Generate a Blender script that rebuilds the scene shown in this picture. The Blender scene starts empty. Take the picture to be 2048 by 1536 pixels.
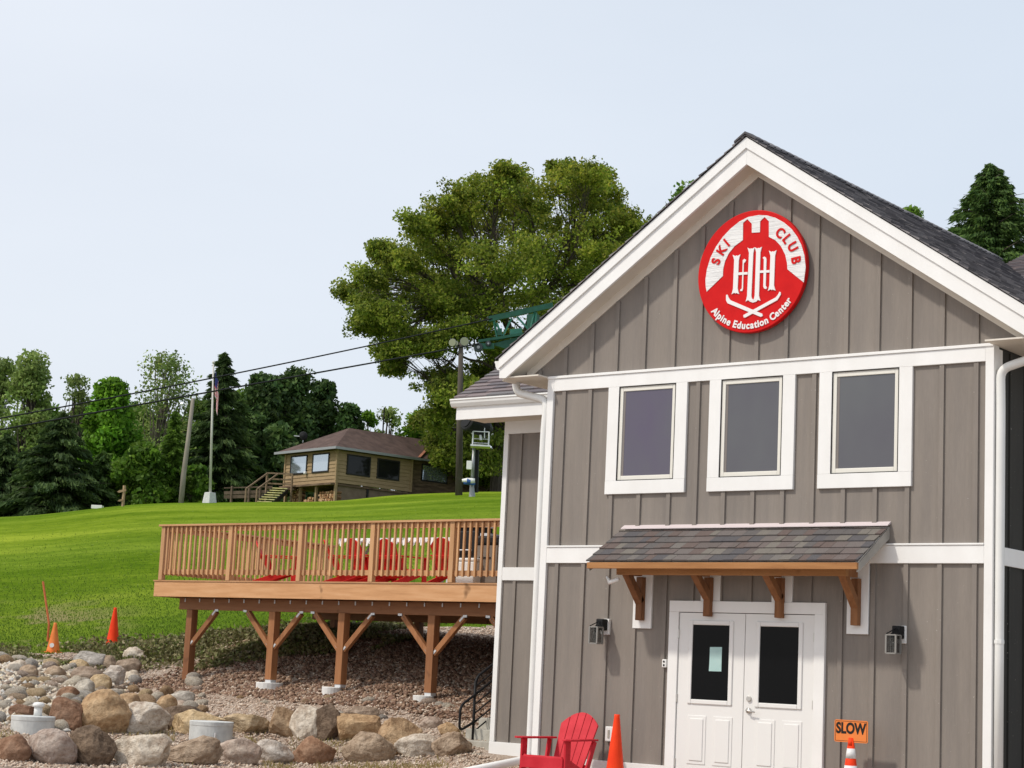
import bpy, bmesh, math, random
import numpy as np
from mathutils import Vector, Matrix, noise

random.seed(7); rng = np.random.default_rng(7)
sc = bpy.context.scene
col = sc.collection

# ------------------------------------------------------------------ camera
FPX = 3719.5
YAW, PITCH, ROLL = math.radians(-38.475), math.radians(8.901), math.radians(2.757)
CAM = Vector((11.403, -18.982, 1.297))
FW = Vector((math.sin(YAW)*math.cos(PITCH), math.cos(YAW)*math.cos(PITCH), math.sin(PITCH)))
RT0 = Vector((math.cos(YAW), -math.sin(YAW), 0)); UP0 = RT0.cross(FW)
RT = math.cos(ROLL)*RT0 + math.sin(ROLL)*UP0
UP = math.cos(ROLL)*UP0 - math.sin(ROLL)*RT0
cd = bpy.data.cameras.new("camera"); cam = bpy.data.objects.new("camera", cd); col.objects.link(cam)
cam.matrix_world = Matrix(((RT.x, UP.x, -FW.x, CAM.x), (RT.y, UP.y, -FW.y, CAM.y), (RT.z, UP.z, -FW.z, CAM.z), (0, 0, 0, 1)))
cd.sensor_width = 36; cd.lens = FPX/2048*36; cd.clip_start = 0.1; cd.clip_end = 3000
sc.camera = cam
sc.render.resolution_x = 1024; sc.render.resolution_y = 768

# ------------------------------------------------------------------ light
SUN = Vector((-0.434, -0.76, 1.02)).normalized()
el = math.asin(SUN.z); az = math.atan2(SUN.x, SUN.y)
w = bpy.data.worlds.new("World"); sc.world = w; w.use_nodes = True
nt = w.node_tree; nt.nodes.clear()
sky = nt.nodes.new('ShaderNodeTexSky'); sky.sky_type = 'NISHITA'; sky.sun_disc = False
sky.sun_elevation = el; sky.sun_rotation = az; sky.air_density = 1.0; sky.dust_density = 3.0; sky.ozone_density = 1.0
mixn = nt.nodes.new('ShaderNodeMix'); mixn.data_type = 'RGBA'
tcw = nt.nodes.new('ShaderNodeTexCoord'); mpw = nt.nodes.new('ShaderNodeMapping'); mpw.inputs['Scale'].default_value = (1.5, 1.5, 5)
now = nt.nodes.new('ShaderNodeTexNoise'); now.inputs['Scale'].default_value = 1.6; now.inputs['Detail'].default_value = 4
rmw = nt.nodes.new('ShaderNodeMapRange'); rmw.inputs['From Min'].default_value = .3; rmw.inputs['From Max'].default_value = .7
rmw.inputs['To Min'].default_value = .76; rmw.inputs['To Max'].default_value = .84
nt.links.new(tcw.outputs['Generated'], mpw.inputs['Vector']); nt.links.new(mpw.outputs[0], now.inputs['Vector'])
nt.links.new(now.outputs['Fac'], rmw.inputs['Value']); nt.links.new(rmw.outputs[0], mixn.inputs[0])
dotn = nt.nodes.new('ShaderNodeVectorMath'); dotn.operation = 'DOT_PRODUCT'; dotn.inputs[1].default_value = tuple(RT0)
nt.links.new(tcw.outputs['Generated'], dotn.inputs[0]); rm2 = nt.nodes.new('ShaderNodeMapRange')
rm2.inputs['From Min'].default_value = -.35; rm2.inputs['From Max'].default_value = .35; nt.links.new(dotn.outputs['Value'], rm2.inputs['Value'])
hz_ = nt.nodes.new('ShaderNodeMix'); hz_.data_type = 'RGBA'; hz_.inputs[6].default_value = (7.2, 7.5, 8.0, 1); hz_.inputs[7].default_value = (5.95, 6.6, 7.4, 1)
nt.links.new(rm2.outputs[0], hz_.inputs[0]); nt.links.new(hz_.outputs[2], mixn.inputs[7])
bg = nt.nodes.new('ShaderNodeBackground'); bg.inputs['Strength'].default_value = 0.105
wo = nt.nodes.new('ShaderNodeOutputWorld')
nt.links.new(sky.outputs[0], mixn.inputs[6]); nt.links.new(mixn.outputs[2], bg.inputs[0]); nt.links.new(bg.outputs[0], wo.inputs[0])
sd = bpy.data.lights.new("sun", 'SUN'); sd.energy = 2.0; sd.angle = math.radians(3.0); sd.color = (1.0, .93, .83)
so = bpy.data.objects.new("sun", sd); col.objects.link(so); so.rotation_euler = SUN.to_track_quat('Z', 'Y').to_euler()
so.location = (-10, -20, 30)
sc.view_settings.view_transform = 'Standard'; sc.view_settings.look = 'None'; sc.view_settings.gamma = 1
sc.view_settings.exposure = 0.33

# ------------------------------------------------------------------ pixel helpers (photo pixel -> real point in the place)
def ray(x, y): return FW*FPX + RT*(x-1024) - UP*(y-768)
def aty(x, y, Y=0.0): d = ray(x, y); return CAM + d*((Y-CAM.y)/d.y)
def atx(x, y, X): d = ray(x, y); return CAM + d*((X-CAM.x)/d.x)
FH = Vector((math.sin(YAW), math.cos(YAW), 0))
def ats(x, y, s):
    d = ray(x, y); return CAM + d*(s/d.dot(FH))

# ------------------------------------------------------------------ terrain
QK = [-.33, -.275, -.185, -.10, -.05, 0.0, .10, .30]
TB = {
 -.33: [(0,-.25),(22,-.25),(26,-.1),(29,.4),(33,.95),(36,1.2),(38,1.3),(60,3.9),(90,6.9),(108,8.4),(116,8.9),(126,8.9),(150,6.5),(260,2),(900,-10)],
 -.275:[(0,-.25),(24,-.25),(26,-.15),(29,.25),(33,.75),(36,1.1),(38,1.3),(60,4.05),(90,7.3),(108,8.88),(116,9.48),(126,9.4),(150,7.4),(260,3),(900,-10)],
 -.185:[(0,-.25),(26,-.25),(30,.2),(33,.45),(36,.78),(37.6,1.2),(39,1.62),(60,4.7),(90,8.5),(108,10.25),(116,10.95),(126,11.0),(150,9.5),(260,5),(900,-10)],
 -.10: [(0,-.25),(28,-.22),(29,-.1),(30,.15),(31,.36),(32,.54),(33.5,.74),(35,1.0),(37.5,1.75),(39,2.05),(60,5.1),(90,8.85),(108,10.62),(116,11.36),(126,11.7),(150,11.8),(260,9),(900,-10)],
 -.05: [(0,-.25),(28,-.12),(29,.05),(30,.32),(31,.54),(32,.74),(33.5,1.05),(35,1.45),(37.5,1.9),(39,2.12),(60,5.3),(90,9.3),(108,11.4),(116,12.2),(126,12.7),(150,13),(260,11),(900,-10)],
 0.0:  [(0,-.25),(20,-.1),(26,-.05),(28,.0),(29,.2),(30.5,.55),(32,.84),(34,1.4),(36,1.85),(39,2.2),(60,5.4),(90,9.75),(108,11.85),(116,12.65),(126,13.1),(150,13.7),(260,12),(900,-10)],
 .10:  [(0,-.25),(16,-.1),(20,0),(26,.0),(30,.3),(36,1.5),(39,2.3),(60,5.4),(90,9.8),(108,11.9),(116,12.7),(126,13.2),(150,14),(260,14),(900,-10)],
 .30:  [(0,-.25),(14,-.1),(18,0),(26,.0),(30,.3),(36,1.5),(39,2.3),(60,5.4),(90,9.8),(108,11.9),(116,12.7),(126,13.2),(150,14),(260,14),(900,-10)]}
def prof(q, s):
    t = TB[q]; return float(np.interp(s, [a for a, b in t], [b for a, b in t]))
def sq(x, y):
    dx, dy = x-CAM.x, y-CAM.y
    s = dx*FH.x + dy*FH.y
    t = dx*RT0.x + dy*RT0.y
    return s, t
def gz_raw(x, y):
    s, t = sq(x, y)
    s2 = max(s, 2.0); q = min(max(t/s2, -.33), .30)
    for i in range(len(QK)-1):
        if q <= QK[i+1]: break
    a = (q-QK[i])/(QK[i+1]-QK[i]); a = min(max(a, 0), 1)
    a = a*a*(3-2*a)*.5 + a*.5
    return prof(QK[i], s2)*(1-a) + prof(QK[i+1], s2)*a
def gz(x, y):
    z = 0; s, t = sq(x, y); r = .35 if s < 60 else 2.0
    for ox, oy in ((0, 0), (r, 0), (-r, 0), (0, r), (0, -r)): z += gz_raw(x+ox, y+oy)
    z /= 5
    if s > 37: z += .10*min(1, (s-37)/20)*noise.noise(Vector((x*.07, y*.07, 3)))
    return z
def ghit(x, y, s0=15, s1=130):
    s = s0
    while s < s1:
        p = ats(x, y, s)
        if p.z <= gz(p.x, p.y): return p
        s += .05 if s < 45 else .3
    return ats(x, y, s1)
def bound(q): return float(np.interp(q, [-.33, -.275, -.185, -.08, 0, .3], [36.6, 37.3, 38.6, 39.6, 39.8, 40]))

# ------------------------------------------------------------------ materials
def srgb(r, g, b):
    def c(v):
        v /= 255; return v/12.92 if v <= .04045 else ((v+.055)/1.055)**2.4
    return (c(r), c(g), c(b), 1)
def M(name, base, rough=.6, spec=.4, metal=0.0):
    m = bpy.data.materials.new(name); m.use_nodes = True
    b = m.node_tree.nodes['Principled BSDF']
    b.inputs['Base Color'].default_value = tuple(base[:3])+(1,)
    b.inputs['Roughness'].default_value = rough; b.inputs['Specular IOR Level'].default_value = spec
    b.inputs['Metallic'].default_value = metal
    return m
def nodes(m): return m.node_tree.nodes, m.node_tree.links, m.node_tree.nodes['Principled BSDF']
def ramp(m, fac, stops):
    N, L, b = nodes(m); r = N.new('ShaderNodeValToRGB'); e = r.color_ramp.elements
    while len(e) < len(stops): e.new(.5)
    for k, (p, c) in enumerate(stops):
        e[k].position = p; e[k].color = tuple(c[:3])+(1,)
    L.new(fac, r.inputs[0]); return r.outputs[0]
def tex(m, scale=5, stretch=(1, 1, 1), detail=4, coord='Object', kind='noise', rough=.6, rot=0):
    N, L, b = nodes(m); tc = N.new('ShaderNodeTexCoord'); mp = N.new('ShaderNodeMapping'); mp.inputs['Scale'].default_value = stretch
    L.new(tc.outputs[coord], mp.inputs[0])
    if rot:
        m0 = N.new('ShaderNodeMapping'); m0.inputs['Rotation'].default_value = (0, 0, rot); L.new(tc.outputs[coord], m0.inputs[0]); L.new(m0.outputs[0], mp.inputs[0])
    if kind == 'noise':
        t = N.new('ShaderNodeTexNoise'); t.inputs['Detail'].default_value = detail; t.inputs['Roughness'].default_value = rough
    elif kind == 'voronoi':
        t = N.new('ShaderNodeTexVoronoi')
    t.inputs['Scale'].default_value = scale
    L.new(mp.outputs[0], t.inputs['Vector']); return t
def bump(m, h, strength=.3, dist=.02):
    N, L, b = nodes(m); bp = N.new('ShaderNodeBump'); bp.inputs['Strength'].default_value = strength; bp.inputs['Distance'].default_value = dist
    L.new(h, bp.inputs['Height']); L.new(bp.outputs[0], b.inputs['Normal'])
def mixc(m, fac, a, b_, mode='MIX'):
    N, L, b = nodes(m); x = N.new('ShaderNodeMix'); x.data_type = 'RGBA'; x.blend_type = mode
    for inp, v in ((0, fac), (6, a), (7, b_)):
        if isinstance(v, (int, float)): x.inputs[inp].default_value = v
        elif isinstance(v, tuple): x.inputs[inp].default_value = tuple(v[:3])+(1,)
        else: L.new(v, x.inputs[inp])
    return x.outputs[2]
def setc(m, c): N, L, b = nodes(m); L.new(c, b.inputs['Base Color'])
def island(m): return nodes(m)[0].new('ShaderNodeNewGeometry').outputs['Random Per Island']

def noisy(name, a, b, scale=5, stretch=(1, 1, 1), rough=.6, bmp=.2, bd=.01, spec=.35, metal=0, detail=5, lo=.35, hi=.65):
    m = M(name, a, rough, spec, metal); t = tex(m, scale, stretch, detail)
    setc(m, ramp(m, t.outputs['Fac'], [(lo, a), (hi, b)]))
    if bmp: bump(m, t.outputs['Fac'], bmp, bd)
    return m
def siding_mat(name, c):
    m = M(name, c, .75, .25)
    t1 = tex(m, 3, (1.2, 1.2, .25), 5); t2 = tex(m, 60, (1, 1, .12), 3); t3 = tex(m, 30, (1, 1, 1.6), 2)
    c0 = tuple(v*.9 for v in c[:3]); c1 = tuple(min(1, v*1.1) for v in c[:3])
    base = ramp(m, t1.outputs['Fac'], [(.3, c0), (.7, c1)])
    base = mixc(m, .22, base, ramp(m, t2.outputs['Fac'], [(.3, tuple(v*.8 for v in c[:3])), (.7, tuple(min(1, v*1.18) for v in c[:3]))]))
    t5 = tex(m, 1.1, (5, 5, .22), 4); base = mixc(m, 1.0, base, ramp(m, t5.outputs['Fac'], [(.35, (.90, .90, .91)), (.6, (1.03, 1.02, 1.01))]), 'MULTIPLY')
    chips = ramp(m, t3.outputs['Fac'], [(.72, (0, 0, 0)), (.75, (1, 1, 1))])
    base = mixc(m, chips, base, (.42, .40, .36))
    setc(m, base); bump(m, t2.outputs['Fac'], .3, .003)
    return m
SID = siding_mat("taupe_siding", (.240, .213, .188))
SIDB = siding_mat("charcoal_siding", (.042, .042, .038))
WHITE = noisy("white_trim_paint", (.79, .785, .765), (.84, .84, .825), 3, (1, 1, .5), .5, .03, .003)
WHITEG = noisy("white_gutter_enamel", (.74, .74, .71), (.79, .79, .77), 2, (1, 1, 1), .3, 0)
SOFF = noisy("cream_soffit_paint", (.66, .61, .53), (.72, .67, .59), 3, (1, 1, 1), .6, .1, .002)
def wood(name, a, b, c, scale=2.2, axis=0, rough=.65):
    st = [6, 6, 6]; st[axis] = .5
    m = M(name, a, rough, .3); t = tex(m, scale, tuple(st), 8, rough=.65); k = tex(m, 3.0, (1, 1, 1), 2); r = island(m)
    cc = ramp(m, t.outputs['Fac'], [(.25, a), (.5, b), (.75, c)])
    kn = ramp(m, k.outputs['Fac'], [(.68, (0, 0, 0)), (.80, (1, 1, 1))])
    cc = mixc(m, kn, cc, tuple(v*.45 for v in a[:3]))
    oi = m.node_tree.nodes.new('ShaderNodeObjectInfo'); v = mixc(m, 1.0, ramp(m, r, [(0, (.86, .86, .86)), (1, (1.0, 1.0, 1.0))]), ramp(m, oi.outputs['Random'], [(0, (.72, .70, .70)), (.5, (.92, .92, .90)), (1, (1.06, 1.05, 1.0))]), 'MULTIPLY')
    cc = mixc(m, 1.0, cc, v, 'MULTIPLY')
    setc(m, cc); bump(m, t.outputs['Fac'], .3, .004); return m
CEDX = wood("cedar_lumber_lengthwise", (.47, .235, .105), (.62, .335, .165), (.72, .43, .24), axis=0)
CEDY = wood("cedar_lumber_crosswise", (.47, .235, .105), (.62, .335, .165), (.72, .43, .24), axis=1)
CEDZ = wood("cedar_lumber_upright", (.50, .26, .115), (.64, .36, .18), (.74, .45, .25), axis=2)
BRN = wood("brown_stained_post", (.28, .115, .048), (.38, .165, .07), (.46, .22, .10), axis=2)
BRNX = wood("brown_stained_beam", (.30, .125, .052), (.40, .18, .08), (.47, .23, .11), axis=0)
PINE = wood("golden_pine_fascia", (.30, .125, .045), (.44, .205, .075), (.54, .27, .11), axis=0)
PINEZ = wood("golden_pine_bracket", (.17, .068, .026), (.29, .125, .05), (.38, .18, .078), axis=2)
GRYW = noisy("weathered_grey_board", (.30, .28, .25), (.42, .40, .36), 6, (1, .4, .4), .8, .3)
GALV = noisy("galvanised_steel", (.62, .63, .64), (.72, .73, .74), 20, (1, 1, 1), .4, .1, .002, metal=.3)
CONC = noisy("pale_concrete", (.48, .49, .48), (.62, .63, .61), 7, (1, 1, 1), .85, .4, .01)
CONCW = noisy("white_concrete", (.66, .65, .62), (.78, .77, .74), 7, (1, 1, 1), .85, .3, .01)
CONCB = noisy("tan_concrete", (.36, .34, .29), (.48, .46, .40), 7, (1, 1, 1), .85, .4, .01)
BLACK = M("black_metal", (.010, .010, .011), .6, .25)
REDP = noisy("red_plastic_lumber", (.48, .018, .030), (.60, .034, .050), 3.5, (1, 1, 1), .55, .05, .002, spec=.15)
REDD = noisy("bright_red_plastic_lumber", (.50, .018, .014), (.62, .030, .022), 3.5, (1, 1, 1), .55, .05, .002, spec=.2)
CONE = noisy("orange_red_cone_rubber", (.78, .045, .010), (.92, .065, .014), 6, (1, 1, .5), .55, .05, .002, spec=.15)
CONEO = noisy("faded_orange_cone_rubber", (.72, .17, .03), (.78, .25, .06), 8, (1, 1, 1), .6, 0)
REFL = noisy("white_reflective_band", (.70, .70, .69), (.80, .80, .79), 14, (1, 1, 1), .35, .1, .002)
SIGNO = M("orange_sign_plate", (.78, .22, .045), .4, .4)
SIGNR = noisy("red_sign_paint", (.55, .006, .007), (.62, .009, .009), 5, (1, 1, 1), .5, .1, .002, spec=.15)
SIGNW = M("white_sign_paint", (.80, .80, .79), .5, .3)
_t = tex(SIGNW, 7, (.35, .35, 14), 4); setc(SIGNW, ramp(SIGNW, _t.outputs['Fac'], [(.40, (.60, .60, .60)), (.5, (.80, .80, .79))])); bump(SIGNW, _t.outputs['Fac'], .8, .01)
SIGNW2 = M("white_lettering_paint", (.80, .79, .78), .5, .3)
INK = M("black_sign_ink", (.015, .012, .01), .5, .3)
PANE = M("grey_window_glass", (.085, .085, .095), .03, .7)
_t = tex(PANE, .9, (1, 1, .6), 3); setc(PANE, ramp(PANE, _t.outputs['Fac'], [(.3, (.078, .072, .090)), (.7, (.100, .104, .110))]))
JAMB = M("inner_jamb_seen_through_glass", (.20, .175, .16), .05, .5)
PANEP = M("violet_reflection_tint_glass", (.1, .08, .12), .03, .7)
_t = tex(PANEP, .8, (1, 1, .6), 3); setc(PANEP, ramp(PANEP, _t.outputs['Fac'], [(.35, (.085, .066, .115)), (.65, (.095, .093, .112))]))  # violet of the reflection painted into the pane colour
DPANE = M("dark_door_glass", (.004, .004, .004), .05, .12)
VINYL = M("cream_vinyl_frame", (.76, .74, .67), .4, .4)
DOORW = M("white_door_paint", (.78, .775, .755), .38, .4)
SEAM = M("dark_gap", (.03, .028, .026), .9, .1)
BRASS = M("brushed_nickel", (.62, .60, .56), .3, .5, .8)
PAPER = noisy("pale_blue_notice_paper", (.36, .55, .53), (.46, .64, .62), 3, (1, 1, 1), .9, .2)
LGLASS = M("lantern_glass", (.14, .14, .13), .1, .6)
LEDGE = M("lantern_silver_edge", (.27, .26, .24), .45, .5, .3)
LSM = M("smoky_lantern_glass", (.07, .068, .06), .08, .5); LSM.node_tree.nodes["Principled BSDF"].inputs["Alpha"].default_value = .6
def shingle_mat(name, cs):
    m = M(name, cs[0], .9, .15); r = island(m); n = len(cs)
    rp = ramp(m, r, [(k/n, c) for k, c in enumerate(cs)]); 
    for nd in m.node_tree.nodes:
        if nd.type == 'VALTORGB': nd.color_ramp.interpolation = 'CONSTANT'
    t = tex(m, 120, (1, 1, 1), 2); g = ramp(m, t.outputs['Fac'], [(.3, (.72, .72, .72)), (.7, (1.12, 1.12, 1.12))])
    setc(m, mixc(m, 1.0, rp, g, 'MULTIPLY')); bump(m, t.outputs['Fac'], .4, .004); return m
SHC = shingle_mat("mixed_brown_grey_shingle", [(.155, .128, .12), (.105, .10, .105), (.14, .108, .098), (.185, .168, .148), (.125, .115, .112), (.16, .14, .132), (.14, .118, .11), (.17, .155, .143)])
SHD = shingle_mat("dark_weathered_shingle", [(.15, .143, .15), (.21, .20, .205), (.11, .106, .112), (.27, .255, .258), (.18, .17, .176)])
SHL = shingle_mat("grey_mauve_shingle", [(.21, .175, .18), (.17, .155, .16), (.24, .20, .20), (.19, .18, .185), (.15, .135, .145)])
FLASH = noisy("grey_flashing", (.20, .21, .24), (.26, .27, .30), 5, (1, 1, 1), .4, 0)
FLASHP = M("pale_pink_flashing", (.62, .54, .54), .5, .3)

# ------------------------------------------------------------------ mesh helpers
MW = {}
class MB:
    def __init__(s): s.v = []; s.f = []
    def add(s, vs, fs):
        n = len(s.v); s.v += [tuple(v) for v in vs]; s.f += [tuple(i+n for i in f) for f in fs]; return s
    def box(s, x0, x1, y0, y1, z0, z1):
        return s.add([(x0,y0,z0),(x1,y0,z0),(x1,y1,z0),(x0,y1,z0),(x0,y0,z1),(x1,y0,z1),(x1,y1,z1),(x0,y1,z1)],
                     [(0,3,2,1),(4,5,6,7),(0,1,5,4),(1,2,6,5),(2,3,7,6),(3,0,4,7)])
    def obox(s, c, ax, ay, az):   # centre and three half-axis vectors
        c, ax, ay, az = map(Vector, (c, ax, ay, az)); vs = []
        for k in (-1, 1):
            for i, j in ((-1,-1),(1,-1),(1,1),(-1,1)): vs.append(c+ax*i+ay*j+az*k)
        return s.add(vs, [(0,3,2,1),(4,5,6,7),(0,1,5,4),(1,2,6,5),(2,3,7,6),(3,0,4,7)])
    def bar(s, a, b, w, h, side=None):  # a rectangular bar from a to b
        a, b = Vector(a), Vector(b); d = (b-a); L = d.length; d.normalize()
        side = Vector(side).normalized() if side else (d.cross(Vector((0,0,1))) if abs(d.z) < .95 else Vector((1,0,0))).normalized()
        up = side.cross(d).normalized()
        return s.obox((a+b)/2, d*(L/2), side*(w/2), up*(h/2))
    def tube(s, pts, r, n=8, caps=True):
        pts = [Vector(p) for p in pts]; rs = r if isinstance(r, (list, tuple)) else [r]*len(pts)
        base = len(s.v); u = None
        for i, p in enumerate(pts):
            d = (pts[min(i+1, len(pts)-1)]-pts[max(i-1, 0)]).normalized()
            if u is None: u = d.orthogonal().normalized()
            else: u = (u-d*u.dot(d)).normalized()
            v = d.cross(u)
            for k in range(n):
                a = 2*math.pi*k/n; s.v.append(tuple(p+(u*math.cos(a)+v*math.sin(a))*rs[i]))
        for i in range(len(pts)-1):
            for k in range(n):
                a = base+i*n+k; b = base+i*n+(k+1) % n; s.f.append((a, b, b+n, a+n))
        if caps:
            s.f.append(tuple(base+k for k in range(n))[::-1]); s.f.append(tuple(base+(len(pts)-1)*n+k for k in range(n)))
        return s
    def lathe(s, prof_, cx=0, cy=0, n=24):
        base = len(s.v)
        for r, z in prof_:
            for k in range(n):
                a = 2*math.pi*k/n; s.v.append((cx+r*math.cos(a), cy+r*math.sin(a), z))
        for i in range(len(prof_)-1):
            for k in range(n):
                a = base+i*n+k; b = base+i*n+(k+1) % n; s.f.append((a, b, b+n, a+n))
        s.f.append(tuple(base+k for k in range(n))[::-1]); s.f.append(tuple(base+(len(prof_)-1)*n+k for k in range(n))); return s
    def prism(s, poly, d):  # planar polygon (3D points) extruded by vector d
        d = Vector(d); n = len(poly); p = [Vector(q) for q in poly]
        s.add(p+[q+d for q in p], [tuple(range(n))[::-1], tuple(range(n, 2*n))]+[(i, (i+1) % n, (i+1) % n+n, i+n) for i in range(n)]); return s
    def build(s, name, mat, parent=None, world=True, smooth=False, bevel=0, tri=False, seg=2):
        vs = s.v
        if parent is not None and world:
            inv = MW[parent.name].inverted(); vs = [tuple(inv @ Vector(v)) for v in vs]
        me = bpy.data.meshes.new(name); me.from_pydata(vs, [], s.f); me.update()
        bm = bmesh.new(); bm.from_mesh(me)
        if tri: bmesh.ops.triangulate(bm, faces=[f for f in bm.faces if len(f.verts) > 4])
        bmesh.ops.recalc_face_normals(bm, faces=bm.faces); bm.to_mesh(me); bm.free()
        if smooth:
            for p in me.polygons: p.use_smooth = True
        me.materials.append(mat)
        o = bpy.data.objects.new(name, me); col.objects.link(o)
        if parent is not None: o.parent = parent; MW[o.name] = MW[parent.name]
        else: MW[o.name] = Matrix.Identity(4)
        if bevel:
            b = o.modifiers.new('bevel', 'BEVEL'); b.width = bevel; b.segments = seg; b.limit_method = 'ANGLE'
        return o
def box(name, mat, parent, *a, bevel=0, **k): return MB().box(*a).build(name, mat, parent, bevel=bevel, **k)
def tag(o, label, cat, group=None, kind=None):
    if label: o['label'] = label
    if cat: o['category'] = cat
    if group: o['group'] = group
    if kind: o['kind'] = kind
    return o
def emp(name, loc, label, cat, rz=0, group=None):
    o = bpy.data.objects.new(name, None); col.objects.link(o); o.location = loc; o.rotation_euler = (0, 0, rz); o.empty_display_size = .2
    MW[o.name] = Matrix.Translation(loc) @ Matrix.Rotation(rz, 4, 'Z'); return tag(o, label, cat, group)
def struct(o, label=None): o['kind'] = 'structure'; return o
def dup(o, loc, rz, label, parent=None):
    c = o.copy(); col.objects.link(c)
    if parent is None:
        c.location = loc; c.rotation_euler = (0, 0, rz); c['label'] = label; MW[c.name] = Matrix.Translation(loc) @ Matrix.Rotation(rz, 4, 'Z')
    else: c.parent = parent
    for ch in list(o.children): dup(ch, None, None, None, c)
    return c
def origin_to(o, p):      # move the origin of a one-mesh thing to p without moving the mesh
    p = Vector(p); o.data.transform(Matrix.Translation(-p)); o.location = p; MW[o.name] = Matrix.Translation(p); return o

# ------------------------------------------------------------------ ground sheets
def build_ground():
    ss = list(np.arange(-10, 20, 2.0))+list(np.arange(20, 60, .35))+list(np.arange(60, 130, 1.2))+list(np.arange(130, 300, 10))+[340, 420, 560, 800, 1200]
    qs = list(np.linspace(-1.6, -.40, 9))+list(np.linspace(-.36, .34, 150))+list(np.linspace(.4, 1.6, 9))
    vs = []
    for s in ss:
        for q in qs:
            se = max(s, 14.0); t = q*se
            x = CAM.x + FH.x*s + RT0.x*t; y = CAM.y + FH.y*s + RT0.y*t
            z = gz(x, y)
            if 20 < s < 40 and abs(q) < .5: z += .03*noise.noise(Vector((x*1.6, y*1.6, 0)))+.015*noise.noise(Vector((x*5, y*5, 0)))
            vs.append((x, y, z))
    nq = len(qs); gf = []; lf = []
    for i in range(len(ss)-1):
        for j in range(nq-1):
            f = (i*nq+j, i*nq+j+1, (i+1)*nq+j+1, (i+1)*nq+j)
            p = vs[f[0]]; sm = (ss[i]+ss[i+1])/2; q = min(max(qs[j], -.33), .3)
            (lf if sm > bound(q)+.5*noise.noise(Vector((p[0]*.5, p[1]*.5, 9))) else gf).append(f)
    out = []
    for name, fs in (("gravel_ground", gf), ("lawn", lf)):
        used = sorted({i for f in fs for i in f}); mp = {a: b for b, a in enumerate(used)}
        me = bpy.data.meshes.new(name); me.from_pydata([vs[i] for i in used], [], [tuple(mp[i] for i in f) for f in fs]); me.update()
        for p in me.polygons: p.use_smooth = True
        o = bpy.data.objects.new(name, me); col.objects.link(o); struct(o); out.append(o)
    return out
g1, g2 = build_ground()
GR = M("gravel_and_mulch", (.3, .25, .2), .95, .1)
t1 = tex(GR, 16, (1, 1, 1), 3, kind='voronoi'); t2 = tex(GR, .8, (1, 1, 1), 5); t3 = tex(GR, 34, (1, 1, 1), 3)
c1 = ramp(GR, t1.outputs['Color'], [(.2, (.36, .27, .21)), (.5, (.46, .37, .30)), (.8, (.56, .47, .39))])
c2 = ramp(GR, t3.outputs['Fac'], [(.35, (.32, .23, .17)), (.6, (.50, .40, .32))])
setc(GR, mixc(GR, ramp(GR, t2.outputs['Fac'], [(.4, (0, 0, 0)), (.6, (1, 1, 1))]), c1, c2)); bump(GR, t3.outputs['Fac'], 1.0, .05)
g1.data.materials.append(GR)
LW = M("mown_grass", (.09, .15, .02), .9, .1)
a1 = tex(LW, .16, (.35, 1, 1), 5, rot=YAW); a2 = tex(LW, 2.6, (.55, 1, 1), 7, rough=.8, rot=YAW); a3 = tex(LW, .5, (1, 1, 1), 4); a4 = tex(LW, 7, (1, 1, 1), 2)
cc = ramp(LW, a1.outputs['Fac'], [(.40, (.078, .145, .012)), (.5, (.145, .22, .026)), (.61, (.25, .325, .045))])
cc = mixc(LW, .42, cc, ramp(LW, a2.outputs['Fac'], [(.32, (.055, .11, .008)), (.5, (.15, .23, .014)), (.66, (.30, .38, .04))]))
_g = tex(LW, .055, (.6, 1, 1), 3, rot=YAW); cc = mixc(LW, 1.0, cc, ramp(LW, _g.outputs['Fac'], [(.4, (.82, .88, .8)), (.6, (1.22, 1.15, 1.0))]), 'MULTIPLY')
N, L, B = nodes(LW); att2 = N.new('ShaderNodeAttribute'); att2.attribute_name = 'lush_shade'; cc = mixc(LW, att2.outputs['Fac'], cc, (.07, .135, .014))
dry = ramp(LW, a3.outputs['Fac'], [(.50, (0, 0, 0)), (.60, (1, 1, 1))])
N, L, B = nodes(LW); att = N.new('ShaderNodeAttribute'); att.attribute_name = 'dry'
mm = N.new('ShaderNodeMath'); mm.operation = 'MULTIPLY'; L.new(att.outputs['Fac'], mm.inputs[0]); L.new(dry, mm.inputs[1])
cc = mixc(LW, mm.outputs[0], cc, (.30, .235, .13))
fl = ramp(LW, a4.outputs['Fac'], [(.73, (0, 0, 0)), (.75, (1, 1, 1))]); cc = mixc(LW, fl, cc, (.42, .44, .22))
LW.node_tree.nodes['Principled BSDF'].inputs['Specular IOR Level'].default_value = 0
setc(LW, cc); bump(LW, a2.outputs['Fac'], 1.0, .10); g2.data.materials.append(LW)
at = g2.data.attributes.new('lush_shade', 'FLOAT', 'POINT'); lv = []  # greener near grass, with the slope's weaker sun put into the colour
for v in g2.data.vertices:
    s, t = sq(v.co.x, v.co.y); lv.append(.42*max(0, min(1, (56-s)/16+.35*noise.noise(Vector((v.co.x*.2, v.co.y*.2, 6))))))
at.data.foreach_set('value', lv)
at = g2.data.attributes.new('dry', 'FLOAT', 'POINT')
dv = []
for v in g2.data.vertices:
    s, t = sq(v.co.x, v.co.y); q = t/max(s, 1); d = max(0, 1-abs(s-42.5)/6)*max(0, min(1, (-.185-q)/.05)); dv.append(d)
at.data.foreach_set('value', dv)

# ------------------------------------------------------------------ the lodge (gabled front body and rear wing)
lodge = emp("ski_lodge", (0, 0, 0), "grey board and batten lodge with white trim, gable front and wing", "building")
SL = .6735
def rk(x, top): return top-SL*abs(x)
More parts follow.
